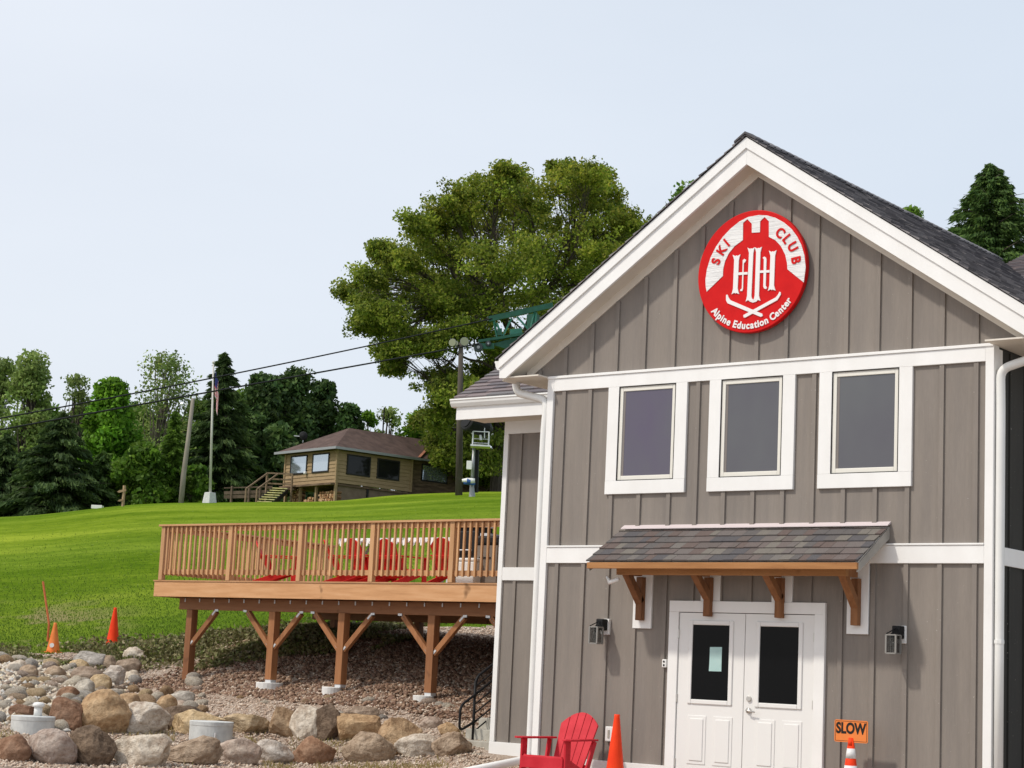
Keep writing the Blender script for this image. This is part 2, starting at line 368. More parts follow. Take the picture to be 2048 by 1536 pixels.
# front wall
mb = MB(); mb.box(-3.0, 3.0, 0, .1, .0, 5.15)
mb.prism([(-3.42, 0, 5.13), (3.42, 0, 5.13), (0, 0, 7.43)], (0, .1, 0))
BX = [-2.773, -2.359, -1.979, -1.56, -1.12, -.735, -.337, .068, .470, .862, 1.264, 1.666, 2.064, 2.466, 2.873]
def batten(mb, xr, z0, z1, y=0): mb.box(xr-.055, xr, y-.024, y+.002, z0, z1)
for x in BX:
    if not (-1.06 < x-.0 and x-.055 < 1.06): batten(mb, x, .32, 2.735)
    else: batten(mb, x, 2.28, 2.735)
    c = x-.027; inwin = any(abs(c-w_) < .60 for w_ in (-1.501, 0, 1.501))
    batten(mb, x, 2.93, 3.595 if inwin else 4.951)
    batten(mb, x, 5.144, rk(max(abs(x), abs(x-.055)), 7.425))
for x in (-3.18, 3.27): batten(mb, x, 5.144, rk(abs(x)+.03, 7.41))
mb.build("front_wall", SID, lodge)
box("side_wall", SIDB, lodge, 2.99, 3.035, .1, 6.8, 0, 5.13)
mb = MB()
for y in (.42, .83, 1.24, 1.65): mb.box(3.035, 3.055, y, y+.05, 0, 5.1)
mb.build("side_batten", SIDB, lodge)
mb = MB(); mb.box(-3.03, -2.99, .1, 3.5, -.1, 5.13); mb.build("inner_side_wall", SID, lodge)
# wing wall
mb = MB(); mb.box(-6.50, -2.9, 3.5, 3.6, 0, 5.25)
for x in (-6.19, -5.79, -5.39, -4.99, -4.59): batten(mb, x, .29, 2.735, 3.5); batten(mb, x, 2.93, 5.0, 3.5)
pass
mb.build("wing_wall", SID, lodge); MB().box(-6.5, -6.40, 3.603, 11, 0, 5.25).build("wing_side_wall", SID, lodge)
# trim
def trimbox(name, *a): return box(name, WHITE, lodge, *a, bevel=.004)
trimbox("corner_board", -3.06, -2.961, -.038, .10, .325, 5.146)
trimbox("corner_board", 2.961, 3.06, -.038, .10, .325, 5.146)
trimbox("corner_board", -6.54, -6.452, 3.462, 3.60, .297, 5.0)
trimbox("corner_board", 3.04, 3.058, .102, .20, .1, 5.1)
trimbox("band_board", -2.96, 2.96, -.036, .0, 2.734, 2.932)
trimbox("band_board", -2.96, 2.96, -.036, .0, 4.950, 5.110)
trimbox("drip_cap", -3.062, 3.062, -.052, .0, 5.112, 5.146)
trimbox("band_board", -6.45, -3.04, 3.464, 3.5, 2.734, 2.932)
trimbox("band_board", 3.036, 3.062, .21, 6.5, 2.734, 2.932)
trimbox("drip_cap", -2.96, 2.96, -.048, 0, 2.9335, 2.955)
for a, b in ((-3.06, -1.06), (1.06, 3.06)):
    trimbox("base_board", a, b, -.042, .10, .125, .324); trimbox("foundation_skirt", a+.003, b-.003, -.03, .10, -.35, .122)
trimbox("base_board", -6.545, -3.04, 3.458, 3.60, .098, .296); trimbox("foundation_skirt", -6.54, -3.04, 3.47, 3.60, -.5, .095)
trimbox("frieze_board", -6.54, -3.04, 3.465, 3.60, 5.002, 5.24)
# soffits, rakes and roof
mb = MB()
for s in (-1, 1):
    mb.prism([(s*3.66, -.26, 5.13), (s*3.05, -.0, 5.13), (s*3.05, -.0, 5.15), (s*3.66, -.26, 5.15)], (0, .001, 0)) if 0 else None
    mb.box(min(s*3.05, s*3.64), max(s*3.05, s*3.64), -.262, 5.4, 5.126, 5.144)                  # level eave soffit
    mb.prism([(0, -.262, 7.54), (s*3.64, -.262, 7.54-SL*3.64), (s*3.64, -.262, 7.56-SL*3.64), (0, -.262, 7.56)], (0, .262, 0))  # rake soffit
mb.build("soffit", SOFF, lodge)
mb = MB()
for s in (-1, 1): mb.prism([(0, -.02, 7.425), (s*3.42, -.02, 7.425-SL*3.42), (s*3.42, -.02, 7.54-SL*3.42), (0, -.02, 7.54)], (0, .0195, 0))
mb.build("rake_frieze", SOFF, lodge)
APX = 7.85
for s in (-1, 1):
    mb = MB(); mb.prism([(0, -.30, APX-.335), (s*3.56, -.30, APX-.335-SL*3.56), (s*3.665, -.30, 5.124), (s*3.665, -.30, APX-.02-SL*3.665), (0, -.30, APX-.02)], (0, .038, 0))
    mb.build("rake_fascia", WHITE, lodge, bevel=.003)
    mb = MB(); mb.prism([(0, -.325, APX-.135), (s*3.667, -.325, APX-.135-SL*3.667), (s*3.667, -.325, APX-SL*3.667), (0, -.325, APX)], (0, .024, 0))
    mb.build("rake_trim", WHITE, lodge, bevel=.003)
    mb = MB(); mb.prism([(0, -.26, APX-.02), (s*3.64, -.26, APX-.02-SL*3.64), (s*3.64, -.26, APX-.12-SL*3.64), (0, -.26, APX-.12)], (0, 6.9, 0)); mb.build("roof_deck", WHITE, lodge)
    mb = MB(); mb.box(min(s*3.645, s*3.665), max(s*3.645, s*3.665), -.26, 5.3, 5.13, 5.40); mb.build("eave_fascia", WHITE, lodge)
def shingles(mb, o, u, v, W, H, exposure=.142, tab=(.16, .34), th=.012, lift=.012):
    """tabs laid in courses; o lower-left corner, u along the eave, v up the slope"""
    o, u, v = Vector(o), Vector(u).normalized(), Vector(v).normalized(); n = u.cross(v).normalized()
    if n.z < 0: n = -n
    k = 0; h = 0
    while h < H-.01:
        e = min(exposure, H-h); x = -random.random()*.15
        while x < W:
            wd = random.uniform(*tab); x0, x1 = max(0, x), min(W, x+wd-.003)
            if x1-x0 > .02:
                t = th+random.choice((0, 0, .004, .007)); dz = random.uniform(-.004, .002)
                a, b = o+u*x0+v*(h-.004+dz), o+u*x1+v*(h-.004+dz)
                c, d = o+u*x1+v*(h+e+.02), o+u*x0+v*(h+e+.02)
                mb.add([a+n*.001, b+n*.001, b+n*(lift+t), a+n*(lift+t), c+n*.003, d+n*.003], [(0, 1, 2, 3), (3, 2, 4, 5), (1, 4, 2), (0, 3, 5)])
            x += wd
        h += exposure; k += 1
for s in (-1, 1):
    mb = MB(); shingles(mb, (s*3.70, -.345, APX+.012-SL*3.70), (0, 1, 0), (-s, 0, SL), 7.2, 3.70*math.sqrt(1+SL*SL), tab=(.2, .4), th=.010, lift=.010)
    mb.build("roof_shingle", SHD, lodge)
mb = MB()
for y in np.arange(-.36, 6.7, .15):
    for s in (-1, 1):
        mb.prism([(0, y, APX+.062), (s*.15, y, APX+.062-SL*.15), (s*.15, y, APX+.04-SL*.15), (0, y, APX+.035)], (0, .19, .012))
mb.build("ridge_cap", SHD, lodge)
# rear body roof, seen above the gable roof on the right and as the wing roof on the left
ZE = 5.50
mb = MB(); s2 = .62
shingles(mb, (-7.06, 2.83, ZE), (1, 0, 0), (0, 1, s2), 4.05, 3.9, tab=(.2, .42)); mb.build("wing_roof_shingle", SHL, lodge)
mb = MB(); mb.prism([(-7.03, 2.86, ZE-.02), (-7.03, 6.2, ZE-.02+s2*3.34), (-7.03, 9.6, ZE-.02), (-7.03, 9.6, ZE-.1), (-7.03, 6.2, ZE-.1+s2*3.34), (-7.03, 2.86, ZE-.1)], (4.0, 0, 0)); mb.build("wing_roof_deck", WHITE, lodge, tri=True)
V0, V1 = Vector((0, 7.2, 7.87)), Vector((2.0, 4.05, 6.53)); s3 = (V0.z-V1.z)/(V0.y-V1.y)
mb = MB(); shingles(mb, (.2, V1.y-1.0, V1.z-s3), (1, 0, 0), (0, 1, s3), 10.5, 5.2, tab=(.2, .42)); mb.build("rear_roof_shingle", SHL, lodge)
ya = V1.y-1.0; mb = MB(); mb.prism([(.3, ya, V1.z-s3-.02), (.3, 7.8, V1.z-.02+s3*(7.8-V1.y)), (.3, 11.6, V1.z-s3-.02), (.3, 11.6, 4.9), (.3, ya, 4.9)], (10.4, 0, 0)); mb.build("rear_roof_deck", WHITE, lodge, tri=True)
MB().bar(V0+(V1-V0)*.12+Vector((0, 0, -.02)), V1+(V1-V0)*.25+Vector((0, 0, .04)), .17, .02, side=(1, .6, 0)).build("valley_flashing", FLASH, lodge)
# wing eave: gutter, fascia, soffit
def gutter(name, a, b, out, mat=WHITEG):
    """K-profile gutter from a to b (back top edge), out = horizontal outward direction"""
    a, b, out = Vector(a), Vector(b), Vector(out).normalized(); z = Vector((0, 0, 1))
    pr = [(0, 0), (.115, .004), (.118, -.018), (.105, -.03), (.10, -.065), (.07, -.115), (.0, -.125)]
    return MB().prism([a+out*p+z*q for p, q in pr], b-a).build(name, mat, lodge, tri=True)
gutter("wing_gutter", (-7.08, 2.86, 5.475), (-3.1, 2.86, 5.475), (0, -1, 0))
mb = MB().box(-7.0, -3.07, 2.83, 2.862, 5.16, 5.45); mb.build("wing_fascia", WHITE, lodge, bevel=.003)
mb = MB().prism([(-7.03, 2.86, 5.165), (-7.03, 2.86, 5.45), (-7.03, 6.2, 5.45+s2*3.34), (-7.03, 6.2, 5.165+s2*3.34)], (.03, 0, 0)); mb.build("wing_rake", WHITE, lodge)
box("wing_soffit", SOFF, lodge, -6.98, -3.07, 2.865, 3.5, 5.20, 5.22)
gutter("eave_gutter", (-3.667, -.26, 5.36), (-3.667, 2.9, 5.36), (-1, 0, 0))
gutter("eave_gutter", (3.667, -.26, 5.36), (3.667, 5.2, 5.36), (1, 0, 0))
def spout(name, pts, w=.052, h=.04):
    return MB().tube(pts, w, 8).build(name, WHITEG, lodge, smooth=True)
def curve(pts, n=5):
    """round the corners of a polyline"""
    pts = [Vector(p) for p in pts]; out = [pts[0]]
    for i in range(1, len(pts)-1):
        a, b, c = pts[i-1], pts[i], pts[i+1]; r = min((a-b).length, (c-b).length, .14)*.5
        p, q = b+(a-b).normalized()*r*1.6, b+(c-b).normalized()*r*1.6
        for k in range(n+1):
            t = k/n; out.append(p*(1-t)**2+b*2*t*(1-t)+q*t*t)
    out.append(pts[-1]); return out
dsp = MB(); 
spout("downspout", curve([(-3.66, .06, 5.25), (-3.66, .06, 4.99), (-3.105, .02, 4.85), (-3.112, .0, 4.4), (-3.112, 0, .36), (-3.112, -.03, .27), (-3.2, -1.3, .10)]))
spout("downspout", curve([(3.66, .06, 5.25), (3.66, .06, 5.02), (3.105, .03, 4.86), (3.112, .03, 4.4), (3.112, .03, 2.0), (3.112, .03, 0)]))
mb = MB().tube([(3.112, .03, 1.88), (3.112, .03, 1.92)], .058, 8); mb.build("spout_bracket", WHITEG, lodge)
mb = MB().lathe([(.0, .0), (.045, 0), (.05, .006), (.03, .008)], 0, 0, 16)
_p = aty(1260, 548, -.15); mb.v = [(v[0]+_p.x, v[1]+_p.y, -v[2]+_p.z+.03) for v in mb.v]; mb.build("soffit_light", SOFF, lodge)
# windows
for wc in (-1.501, 0, 1.501):
    mb = MB(); T = .59; S = .4255
    mb.box(wc-T, wc-S, -.0375, 0, 3.76, 4.949); mb.box(wc+S, wc+T, -.0375, 0, 3.76, 4.949); mb.box(wc-T, wc+T, -.041, 0, 3.593, 3.758)
    fr = mb.build("window", WHITE, lodge, bevel=.003)
    mb = MB(); a, b, c, d = wc-S, wc+S, 3.762, 4.945; e = .058
    mb.box(a+.002, a+e, -.024, 0, c, d); mb.box(b-e, b-.002, -.024, 0, c, d); mb.box(a+e, b-e, -.0235, 0, c, c+e); mb.box(a+e, b-e, -.0235, 0, d-e, d)
    mb.build("frame", VINYL, fr, bevel=.005)
    mb = MB().box(a+.004, a+.010, -.0375, 0, c, d); mb.box(b-.010, b-.004, -.0375, 0, c, d); mb.box(a+.01, b-.01, -.0372, 0, c, c+.006); mb.box(a+.01, b-.01, -.0372, 0, d-.006, d)
    mb.build("seal", SEAM, fr)
    MB().box(a+e, b-e, -.010, 0, c+e, d-e).build("pane", PANEP if wc < -1 else PANE, fr)
    MB().box(a+e+.001, a+e+.032, -.0125, -.0102, c+e+.001, d-e-.001).build("inner_jamb", JAMB, fr)
# double door
T = 1.056
mb = MB(); mb.box(-T, -.922, -.046, 0, -.05, 2.15); mb.box(.922, T, -.046, 0, -.05, 2.15); mb.box(-T, T, -.046, 0, 2.15, 2.283)
mb.build("door_casing", WHITE, lodge, bevel=.004)
box("door_reveal", SEAM, lodge, -.922, .922, -.004, .0, 0, 2.15)
box("door_sill", GALV, lodge, -.93, .93, -.10, -.004, .075, .112)
for s in (-1, 1):
    x0, x1 = (-.915, -.004) if s < 0 else (.004, .915); gx0, gx1 = (-.716, -.209) if s < 0 else (.209, .716)
    dr = box("door", DOORW, lodge, x0, x1, -.026, -.005, .118, 2.142, bevel=.003)
    mb = MB()
    for a, b, c, d in ((gx0-.055, gx0, 1.07, 2.055), (gx1, gx1+.055, 1.07, 2.055), (gx0, gx1, 2.0, 2.055), (gx0, gx1, 1.07, 1.124)): mb.box(a, b, -.044, -.024, c, d)
    mb.build("glazing_bead", DOORW, dr, bevel=.010, seg=3)
    MB().box(gx0, gx1, -.032, -.0262, 1.124, 2.0).build("pane", DPANE, dr)
    for a, b in (((-.755, -.50), (-.40, -.14)) if s < 0 else ((.17, .43), (.52, .78))):
        mb = MB(); mb.box(a, b, -.034, -.0255, .37, .935); mb.build("panel_moulding", DOORW, dr, bevel=.008, seg=3)
        mb = MB(); mb.box(a+.035, b-.035, -.044, -.030, .41, .90); mb.build("raised_panel", DOORW, dr, bevel=.012, seg=3)
    for z in (1.89, 1.13, .375):
        xe = x0 if s < 0 else x1; MB().tube([(xe+s*.003, -.034, z-.05), (xe+s*.003, -.034, z+.05)], .010, 8).build("hinge", BRASS, dr)
    if s > 0:
        def disc(x, z, r, y0, y1): return MB().tube([(x, y0, z), (x, y1, z)], r, 20)
        disc(.079, 1.164, .032, -.026, -.05).build("deadbolt", BRASS, dr, bevel=.004)
        m2 = disc(.079, 1.028, .033, -.026, -.045); m2.tube([(.079, -.045, 1.028), (.079, -.085, 1.028), (.10, -.09, 1.026), (.19, -.085, 1.012)], [.012, .012, .011, .009], 10)
        m2.build("lever_handle", BRASS, dr, smooth=True)
notice = MB().prism([aty(*p, -.0345) for p in ((1419.8, 1294), (1444, 1294.2), (1443.2, 1317), (1442.5, 1343), (1417.6, 1342.2), (1419, 1320))], (0, .0015, 0)).build("paper_notice", PAPER)
origin_to(notice, notice.data.vertices[0].co); tag(notice, "pale blue paper notice taped inside the left door's dark glass", "notice")
# door awning
TZ, FZ, FY = 3.165, 2.70, -.755; th = (TZ-FZ)/abs(FY)
aw = MB().prism([(-1.79, 0, TZ-.015), (-1.79, FY+.02, FZ-.012), (-1.79, FY+.02, FZ-.05), (-1.79, 0, TZ-.12)], (3.6, 0, 0)).build("awning", SOFF, lodge)
mb = MB(); shingles(mb, (-1.80, FY-.008, FZ+.002), (1, 0, 0), (0, -FY, TZ-FZ), 3.635, .80, exposure=.157, tab=(.09, .21), th=.009, lift=.008); mb.build("shingle_roof", SHC, aw)
MB().prism([(-1.795, -.075, TZ-.015), (-1.795, -.075, TZ-.005), (-1.795, -.001, TZ+.04), (-1.795, -.001, TZ+.01)], (3.63, 0, 0)).build("flashing", FLASHP, aw)
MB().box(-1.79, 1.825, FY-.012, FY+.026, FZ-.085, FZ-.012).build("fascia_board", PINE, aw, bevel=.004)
for x in (-1.79, 1.80): MB().prism([(x, FY+.028, FZ-.02), (x, FY+.028, FZ-.115), (x, -.002, TZ-.155), (x, -.002, TZ-.02)], (.022, 0, 0)).build("rake_board", GRYW, aw)
MB().box(-1.54, 1.55, -.50, -.43, 2.56, 2.64).build("support_beam", PINE, aw, bevel=.004)
for x in (-1.462, -.492, .478, 1.456):
    zb = 1.94 if abs(x) > 1 else 2.285
    trim = MB().box(x-.135, x+.135, -.032, -.001, zb, 3.05 if abs(x) < 1 else 3.10).build("mounting_board", WHITE, aw, bevel=.003)
    lo = 2.035 if abs(x) > 1 else 2.10; mb = MB(); h = .045
    mb.box(x-h, x+h, -.115, -.034, lo, 2.56)
    k0 = Vector((x, -.115, lo+.26)); k1 = Vector((x, -.40, 2.60))
    mb.bar(k0+Vector((0, .03, -.04)), k1, .09, .085, side=(1, 0, 0)); mb.box(x-h+.002, x+h-.002, -.428, -.116, 2.565, 2.66)
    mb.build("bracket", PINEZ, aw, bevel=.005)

# round sign
sg = emp("round_sign", (0, -.12, 6.235), "round red and white ski club sign high on the gable wall", "sign")
SCX, SCZ, SR, SY = -.012, 6.237, .752, -.105
n = 96; mb = MB(); pr = [(SR-.012, -.062), (SR, -.105), (SR-.004, SY)]
def ringpts(r, y): return [(SCX+r*math.cos(2*math.pi*k/n), y, SCZ+r*math.sin(2*math.pi*k/n)) for k in range(n)]
mb.prism(ringpts(SR, SY), (0, .075, 0)); mb.build("sign_board", SIGNR, sg, bevel=.008)
MB().box(-.4, .4, -.03, 0, 6.0, 6.4).build("sign_mount", BLACK, sg)
def zs(x, y, Y=SY): return aty(1370+x/5.121, 390+y/5.121, Y)
wp = [(225,990),(390,830),(393,760),(412,680),(450,600),(510,525),(595,462),(597,287),(640,248),(687,295),(687,388),(770,382),(772,270),(817,226),(862,270),(862,430),(930,465),(985,525),(1030,615),(1048,700),(1052,762),(1218,896),
      (1238,740),(1225,620),(1195,515),(1150,425),(1095,350),(1020,285),(930,235),(840,210),(760,206),(650,226),(560,272),(470,345),(390,430),(320,530),(265,640),(228,760),(212,870),(215,940)]
MB().prism([zs(x, y) for x, y in wp], (0, -.007, 0)).build("white_field", SIGNW, sg, tri=True)
mono = MB()
def mp(pts, d=-.012): mono.prism([zs(x, y) for x, y in pts], (0, d, 0))
def stem(xt, yt, xb, yb, w, fl=22):
    mp([(xt-w-fl*.6,yt-4),(xt-w*.4,yt+10),(xt,yt+2),(xt+w*.4,yt+8),(xt+w+fl*.6,yt-8),(xt+w+4,yt+22),(xt+w*.9,yt+50),(xb+w*.9,yb-50),(xb+w+4,yb-22),(xb+w+fl*.6,yb+6),(xb+w*.3,yb-6),(xb,yb+2),(xb-w*.4,yb-8),(xb-w-fl*.6,yb+8),(xb-w-4,yb-20),(xb-w*.9,yb-50),(xt-w*.9,yt+50),(xt-w-4,yt+24)])
stem(532, 618, 520, 1010, 26); stem(903, 575, 892, 975, 26)
stem(682, 545, 662, 1085, 24); stem(755, 540, 740, 1080, 24)
mp([(632, 1060), (690, 1062), (704, 1075), (715, 1060), (770, 1055), (735, 1092), (700, 1104), (665, 1092)], -.010)
mp([(550, 795), (645, 790), (645, 815), (550, 822)], -.011); mp([(770, 775), (870, 770), (870, 795), (770, 800)], -.011)
mp([(596, 670), (612, 655), (630, 668), (618, 690), (606, 700), (598, 960), (590, 985), (568, 985), (572, 970), (586, 958)], -.0105)
mp([(800, 645), (815, 632), (832, 640), (838, 660), (830, 930), (842, 948), (836, 965), (815, 960), (806, 940), (812, 660)], -.0105)
mp([(425,1025),(440,1022),(450,1050),(468,1078),(795,1218),(800,1240),(780,1250),(440,1110),(425,1080)], -.0115)
mp([(985,998),(972,992),(958,1020),(935,1050),(602,1232),(606,1256),(620,1258),(950,1078),(985,1022)], -.0125)
mono.build("monogram", SIGNW2, sg, tri=True)
def letter(ch, size, bold=.0):
    cu = bpy.data.curves.new('t', 'FONT'); cu.body = ch; cu.size = size; cu.align_x = 'CENTER'; cu.offset = bold; cu.resolution_u = 6
    ob = bpy.data.objects.new('t', cu); col.objects.link(ob); dg = bpy.context.evaluated_depsgraph_get(); dg.update()
    me = bpy.data.meshes.new_from_object(ob.evaluated_get(dg)); vs = [Vector(v.co) for v in me.vertices]; fs = [tuple(p.vertices) for p in me.polygons]
    bpy.data.objects.remove(ob); bpy.data.curves.remove(cu); bpy.data.meshes.remove(me); return vs, fs
def lay(mb, ch, c, ang, size, y, bold=0, sx=1.0, th=.006):
    """flat letter on the plane facing -y: c = baseline centre (x,z), ang = baseline direction; a thin solid"""
    vs, fs = letter(ch, size, bold); ca, sa = math.cos(ang), math.sin(ang); n = len(vs)
    P = [(c[0]+(v.x*sx)*ca-v.y*sa, y, c[1]+(v.x*sx)*sa+v.y*ca) for v in vs]
    ed = {}
    for f in fs:
        for i in range(len(f)):
            e = (f[i], f[(i+1) % len(f)])
            if (e[1], e[0]) in ed: ed.pop((e[1], e[0]))
            else: ed[e] = 1
    mb.add(P+[(p[0], y+th, p[2]) for p in P], list(fs)+[(b, a, a+n, b+n) for a, b in ed])
mb = MB()
for ch, x, y in (("S",325,682),("K",380,572),("I",433,492),("C",978,392),("L",1046,452),("U",1105,535),("B",1138,668)):
    p = zs(x, y); a = math.atan2(p.z-SCZ, p.x-SCX); r = math.hypot(p.x-SCX, p.z-SCZ)
    rb = r-.052; lay(mb, ch, (SCX+rb*math.cos(a), SCZ+rb*math.sin(a)), a-math.pi/2, .168, SY-.016, .0055, .92, .012)
mb.build("upper_lettering", SIGNR, sg)
mb = MB(); txt = "Alpine Education Center"
pa, pb = zs(295, 1175), zs(1112, 1090); a0 = math.atan2(pa.z-SCZ, pa.x-SCX) % (2*math.pi); a1 = math.atan2(pb.z-SCZ, pb.x-SCX) % (2*math.pi)
wd = {'A':.62,'l':.30,'p':.60,'i':.30,'n':.60,'e':.57,' ':.32,'E':.58,'d':.61,'u':.60,'c':.52,'a':.56,'t':.40,'o':.60,'C':.62,'r':.42}
tot = sum(wd[c] for c in txt); acc = 0; RB = .705
for c in txt:
    ang = a0+(a1-a0)*(acc+wd[c]/2)/tot; acc += wd[c]
    if c != ' ': lay(mb, c, (SCX+RB*math.cos(ang), SCZ+RB*math.sin(ang)), ang+math.pi/2, .120, SY-.010, .0040, .92, .009)
mb.build("lower_lettering", SIGNW2, sg)

# wall lanterns
def lantern(xc, label):
    r = emp("wall_lantern", (xc, -.02, 1.95), label, "lantern", 0, "wall lanterns beside the double door")
    MB().box(xc-.065, xc+.065, -.045, -.001, 1.85, 2.045).build("back_plate", WHITE, r, bevel=.006)
    MB().box(xc-.05, xc+.05, -.16, -.046, 1.90, 2.04).build("arm_block", BLACK, r, bevel=.01)
    cy, h = -.215, .058; z0, z1 = 1.735, 1.935; mb = MB()
    for i in (-1, 1):
        for j in (-1, 1): mb.box(xc+i*h-.009, xc+i*h+.009, cy+j*h-.009, cy+j*h+.009, z0, z1)
    for z in (z0, z1):
        for i in (-1, 1):
            mb.box(xc-h, xc+h, cy+i*h-.007, cy+i*h+.007, z-.007, z+.007); mb.box(xc+i*h-.007, xc+i*h+.007, cy-h, cy+h, z-.0069, z+.0069)
    mb.build("cage", LEDGE, r)
    mb = MB()
    for i in (-1, 1):
        for j in (-1, 1): mb.bar((xc+i*h, cy+j*h, z1+.01), (xc, cy+.06, z1+.075), .010, .010)
    mb.bar((xc, cy+.06, z1+.075), (xc, -.13, z1+.075), .02, .02); mb.tube([(xc, cy, z1), (xc, cy, z1-.06)], .022, 10); mb.build("top_frame", BLACK, r)
    MB().tube([(xc, cy, z1-.06), (xc, cy, z1-.09), (xc, cy, z1-.12), (xc, cy, z1-.14)], [.012, .026, .022, .006], 10).build("bulb", LGLASS, r, smooth=True)
    mb = MB()
    for k in range(-2, 3): mb.box(xc+k*.02-.001, xc+k*.02+.001, cy-.052, cy-.05, z0, z1); mb.box(xc+.05, xc+.052, cy+k*.02-.001, cy+k*.02+.001, z0, z1)
    for k in range(8): mb.box(xc-.05, xc+.05, cy-.053, cy-.051, z0+.025*k, z0+.025*k+.002)
    mb.build("wire_mesh", BLACK, r)
    MB().box(xc-.047, xc+.047, cy-.047, cy+.047, z0+.01, z1-.01).build("glass", LSM, r)
lantern(-2.005, "black caged lantern on the wall left of the double door")
lantern(1.995, "black caged lantern on the wall right of the double door")
def ebox(name, x0, x1, z0, z1, label):
    o = MB().box(x0, x1, -.05, -.001, z0, z1).build(name, WHITE, None, bevel=.01); origin_to(o, ((x0+x1)/2, 0, z0)); tag(o, label, "wall box"); return o
b1 = ebox("outlet_box", -1.137, -1.075, 1.48, 1.578, "small white outlet box beside the left edge of the door casing")
mb = MB(); mb.tube([(-1.106, -.0505, 1.55), (-1.106, -.053, 1.55)], .014, 10); mb.tube([(-1.106, -.0505, 1.508), (-1.106, -.053, 1.508)], .014, 10); mb.build("socket", SEAM, b1)
b2 = ebox("outlet_cover", -1.93, -1.80, .56, .74, "grey cream outlet cover on the wall behind the tall cone")
MB().box(-1.89, -1.86, -.056, -.051, .60, .70).build("cover_lid", CONCB, b2, bevel=.003)
cm = MB().tube([(-1.43, -.60, 2.50), (-1.56, -.60, 2.46), (-1.60, -.60, 2.53)], [.022, .03, .02], 8).build("awning_floodlight", WHITE, None, smooth=True)
origin_to(cm, (-1.5, -.6, 2.5)); tag(cm, "small white light tucked under the awning's left end", "light")

# ------------------------------------------------------------------ cones and signs in front
def gxy(x, y): return Vector((x, y, gz(x, y)))
def tall_cone(name, loc, label, mat, H=.92, hole=False, lean=0):
    if loc[1] > 2: loc = Vector(loc)-Vector((0, 0, .035))
    r = emp(name, loc, label, "traffic cone")
    mb = MB(); mb.box(-.18, .18, -.18, .18, 0, .03); mb.build("base", mat, r, world=False, bevel=.012)
    mb = MB(); mb.lathe([(.138, .03), (.132, .06), (.033, H-.03), (.033, H), (.024, H)], 0, 0, 28); mb.build("cone_body", mat, r, world=False, smooth=True, bevel=0)
    return r
cc1 = tall_cone("traffic_cone", gxy(-1.10, -1.0), "tall orange cone standing between the red chair and the double door", CONE, .94)
# reflective cone with slow sign
sx = (1.37+1.77)/2; sy = -.33
P0, P1 = aty(1640+128/4.314, 1180+1115/4.314, sy), aty(1640+412/4.314, 1180+1325/4.314, sy)
cx = aty(1702, 1500, sy).x; gz0 = gz(cx, sy)
r = emp("reflective_cone", (cx, sy, gz0), "orange cone with white reflective bands below the slow sign", "traffic cone")
mb = MB(); mb.box(-.16, .16, -.16, .16, 0, .03); mb.build("base", CONE, r, world=False, bevel=.01)
H = .80-gz0; rr = lambda z: .125+(.028-.125)*(z-.03)/(H-.03)
MB().lathe([(rr(.03), .03), (rr(H), H), (.02, H)], 0, 0, 24).build("cone_body", CONE, r, world=False, smooth=True)
for a, b in ((aty(1702, 1527, sy).z-gz0-.12, aty(1702, 1527, sy).z-gz0-.022), (aty(1702, 1522, sy).z-gz0+.028, aty(1702, 1497, sy).z-gz0)):
    MB().lathe([(rr(a)+.002, a), (rr(b)+.002, b), (rr(b), b)], 0, 0, 24).build("reflective_band", REFL, r, world=False, smooth=True)
r = emp("slow_sign", (cx, sy, H+gz0), "orange plate reading SLOW clipped on top of a banded cone", "sign")
hw = .200; zc0, zc1 = P1.z, P0.z; xc = (P0.x+P1.x)/2
def plate(mb, x0, x1, z0, z1, y0, y1, rad=.02, k=4):
    pts = []
    for (px_, pz, a) in ((x1-rad, z1-rad, 0), (x0+rad, z1-rad, 90), (x0+rad, z0+rad, 180), (x1-rad, z0+rad, 270)):
        for i in range(k+1): t = math.radians(a+90*i/k); pts.append((px_+rad*math.cos(t), y0, pz+rad*math.sin(t)))
    mb.prism(pts, (0, y1-y0, 0))
mb = MB(); plate(mb, P0.x, P1.x, zc0, zc1, sy-.004, sy+.004); mb.build("plate", SIGNO, r)
mb = MB(); x0, x1, z0, z1 = P0.x+.012, P1.x-.012, zc0+.012, zc1-.012
for a in ((x0, x1, z0, z0+.004), (x0, x1, z1-.004, z1), (x0, x0+.004, z0+.004, z1-.004), (x1-.004, x1, z0+.004, z1-.004)): mb.box(a[0], a[1], sy-.0055, sy-.0042, a[2], a[3])
mb.build("border", INK, r)
mb = MB(); lay(mb, "SLOW", (xc-.002, zc1-.142), 0, .160, sy-.0065, .0065, .80, .002); mb.build("lettering", INK, r)
mb = MB().tube([(cx, sy-.012, zc0-.03), (cx, sy-.012, zc0+.045)], [.032, .02], 12); mb.build("clip", CONE, r, smooth=True)

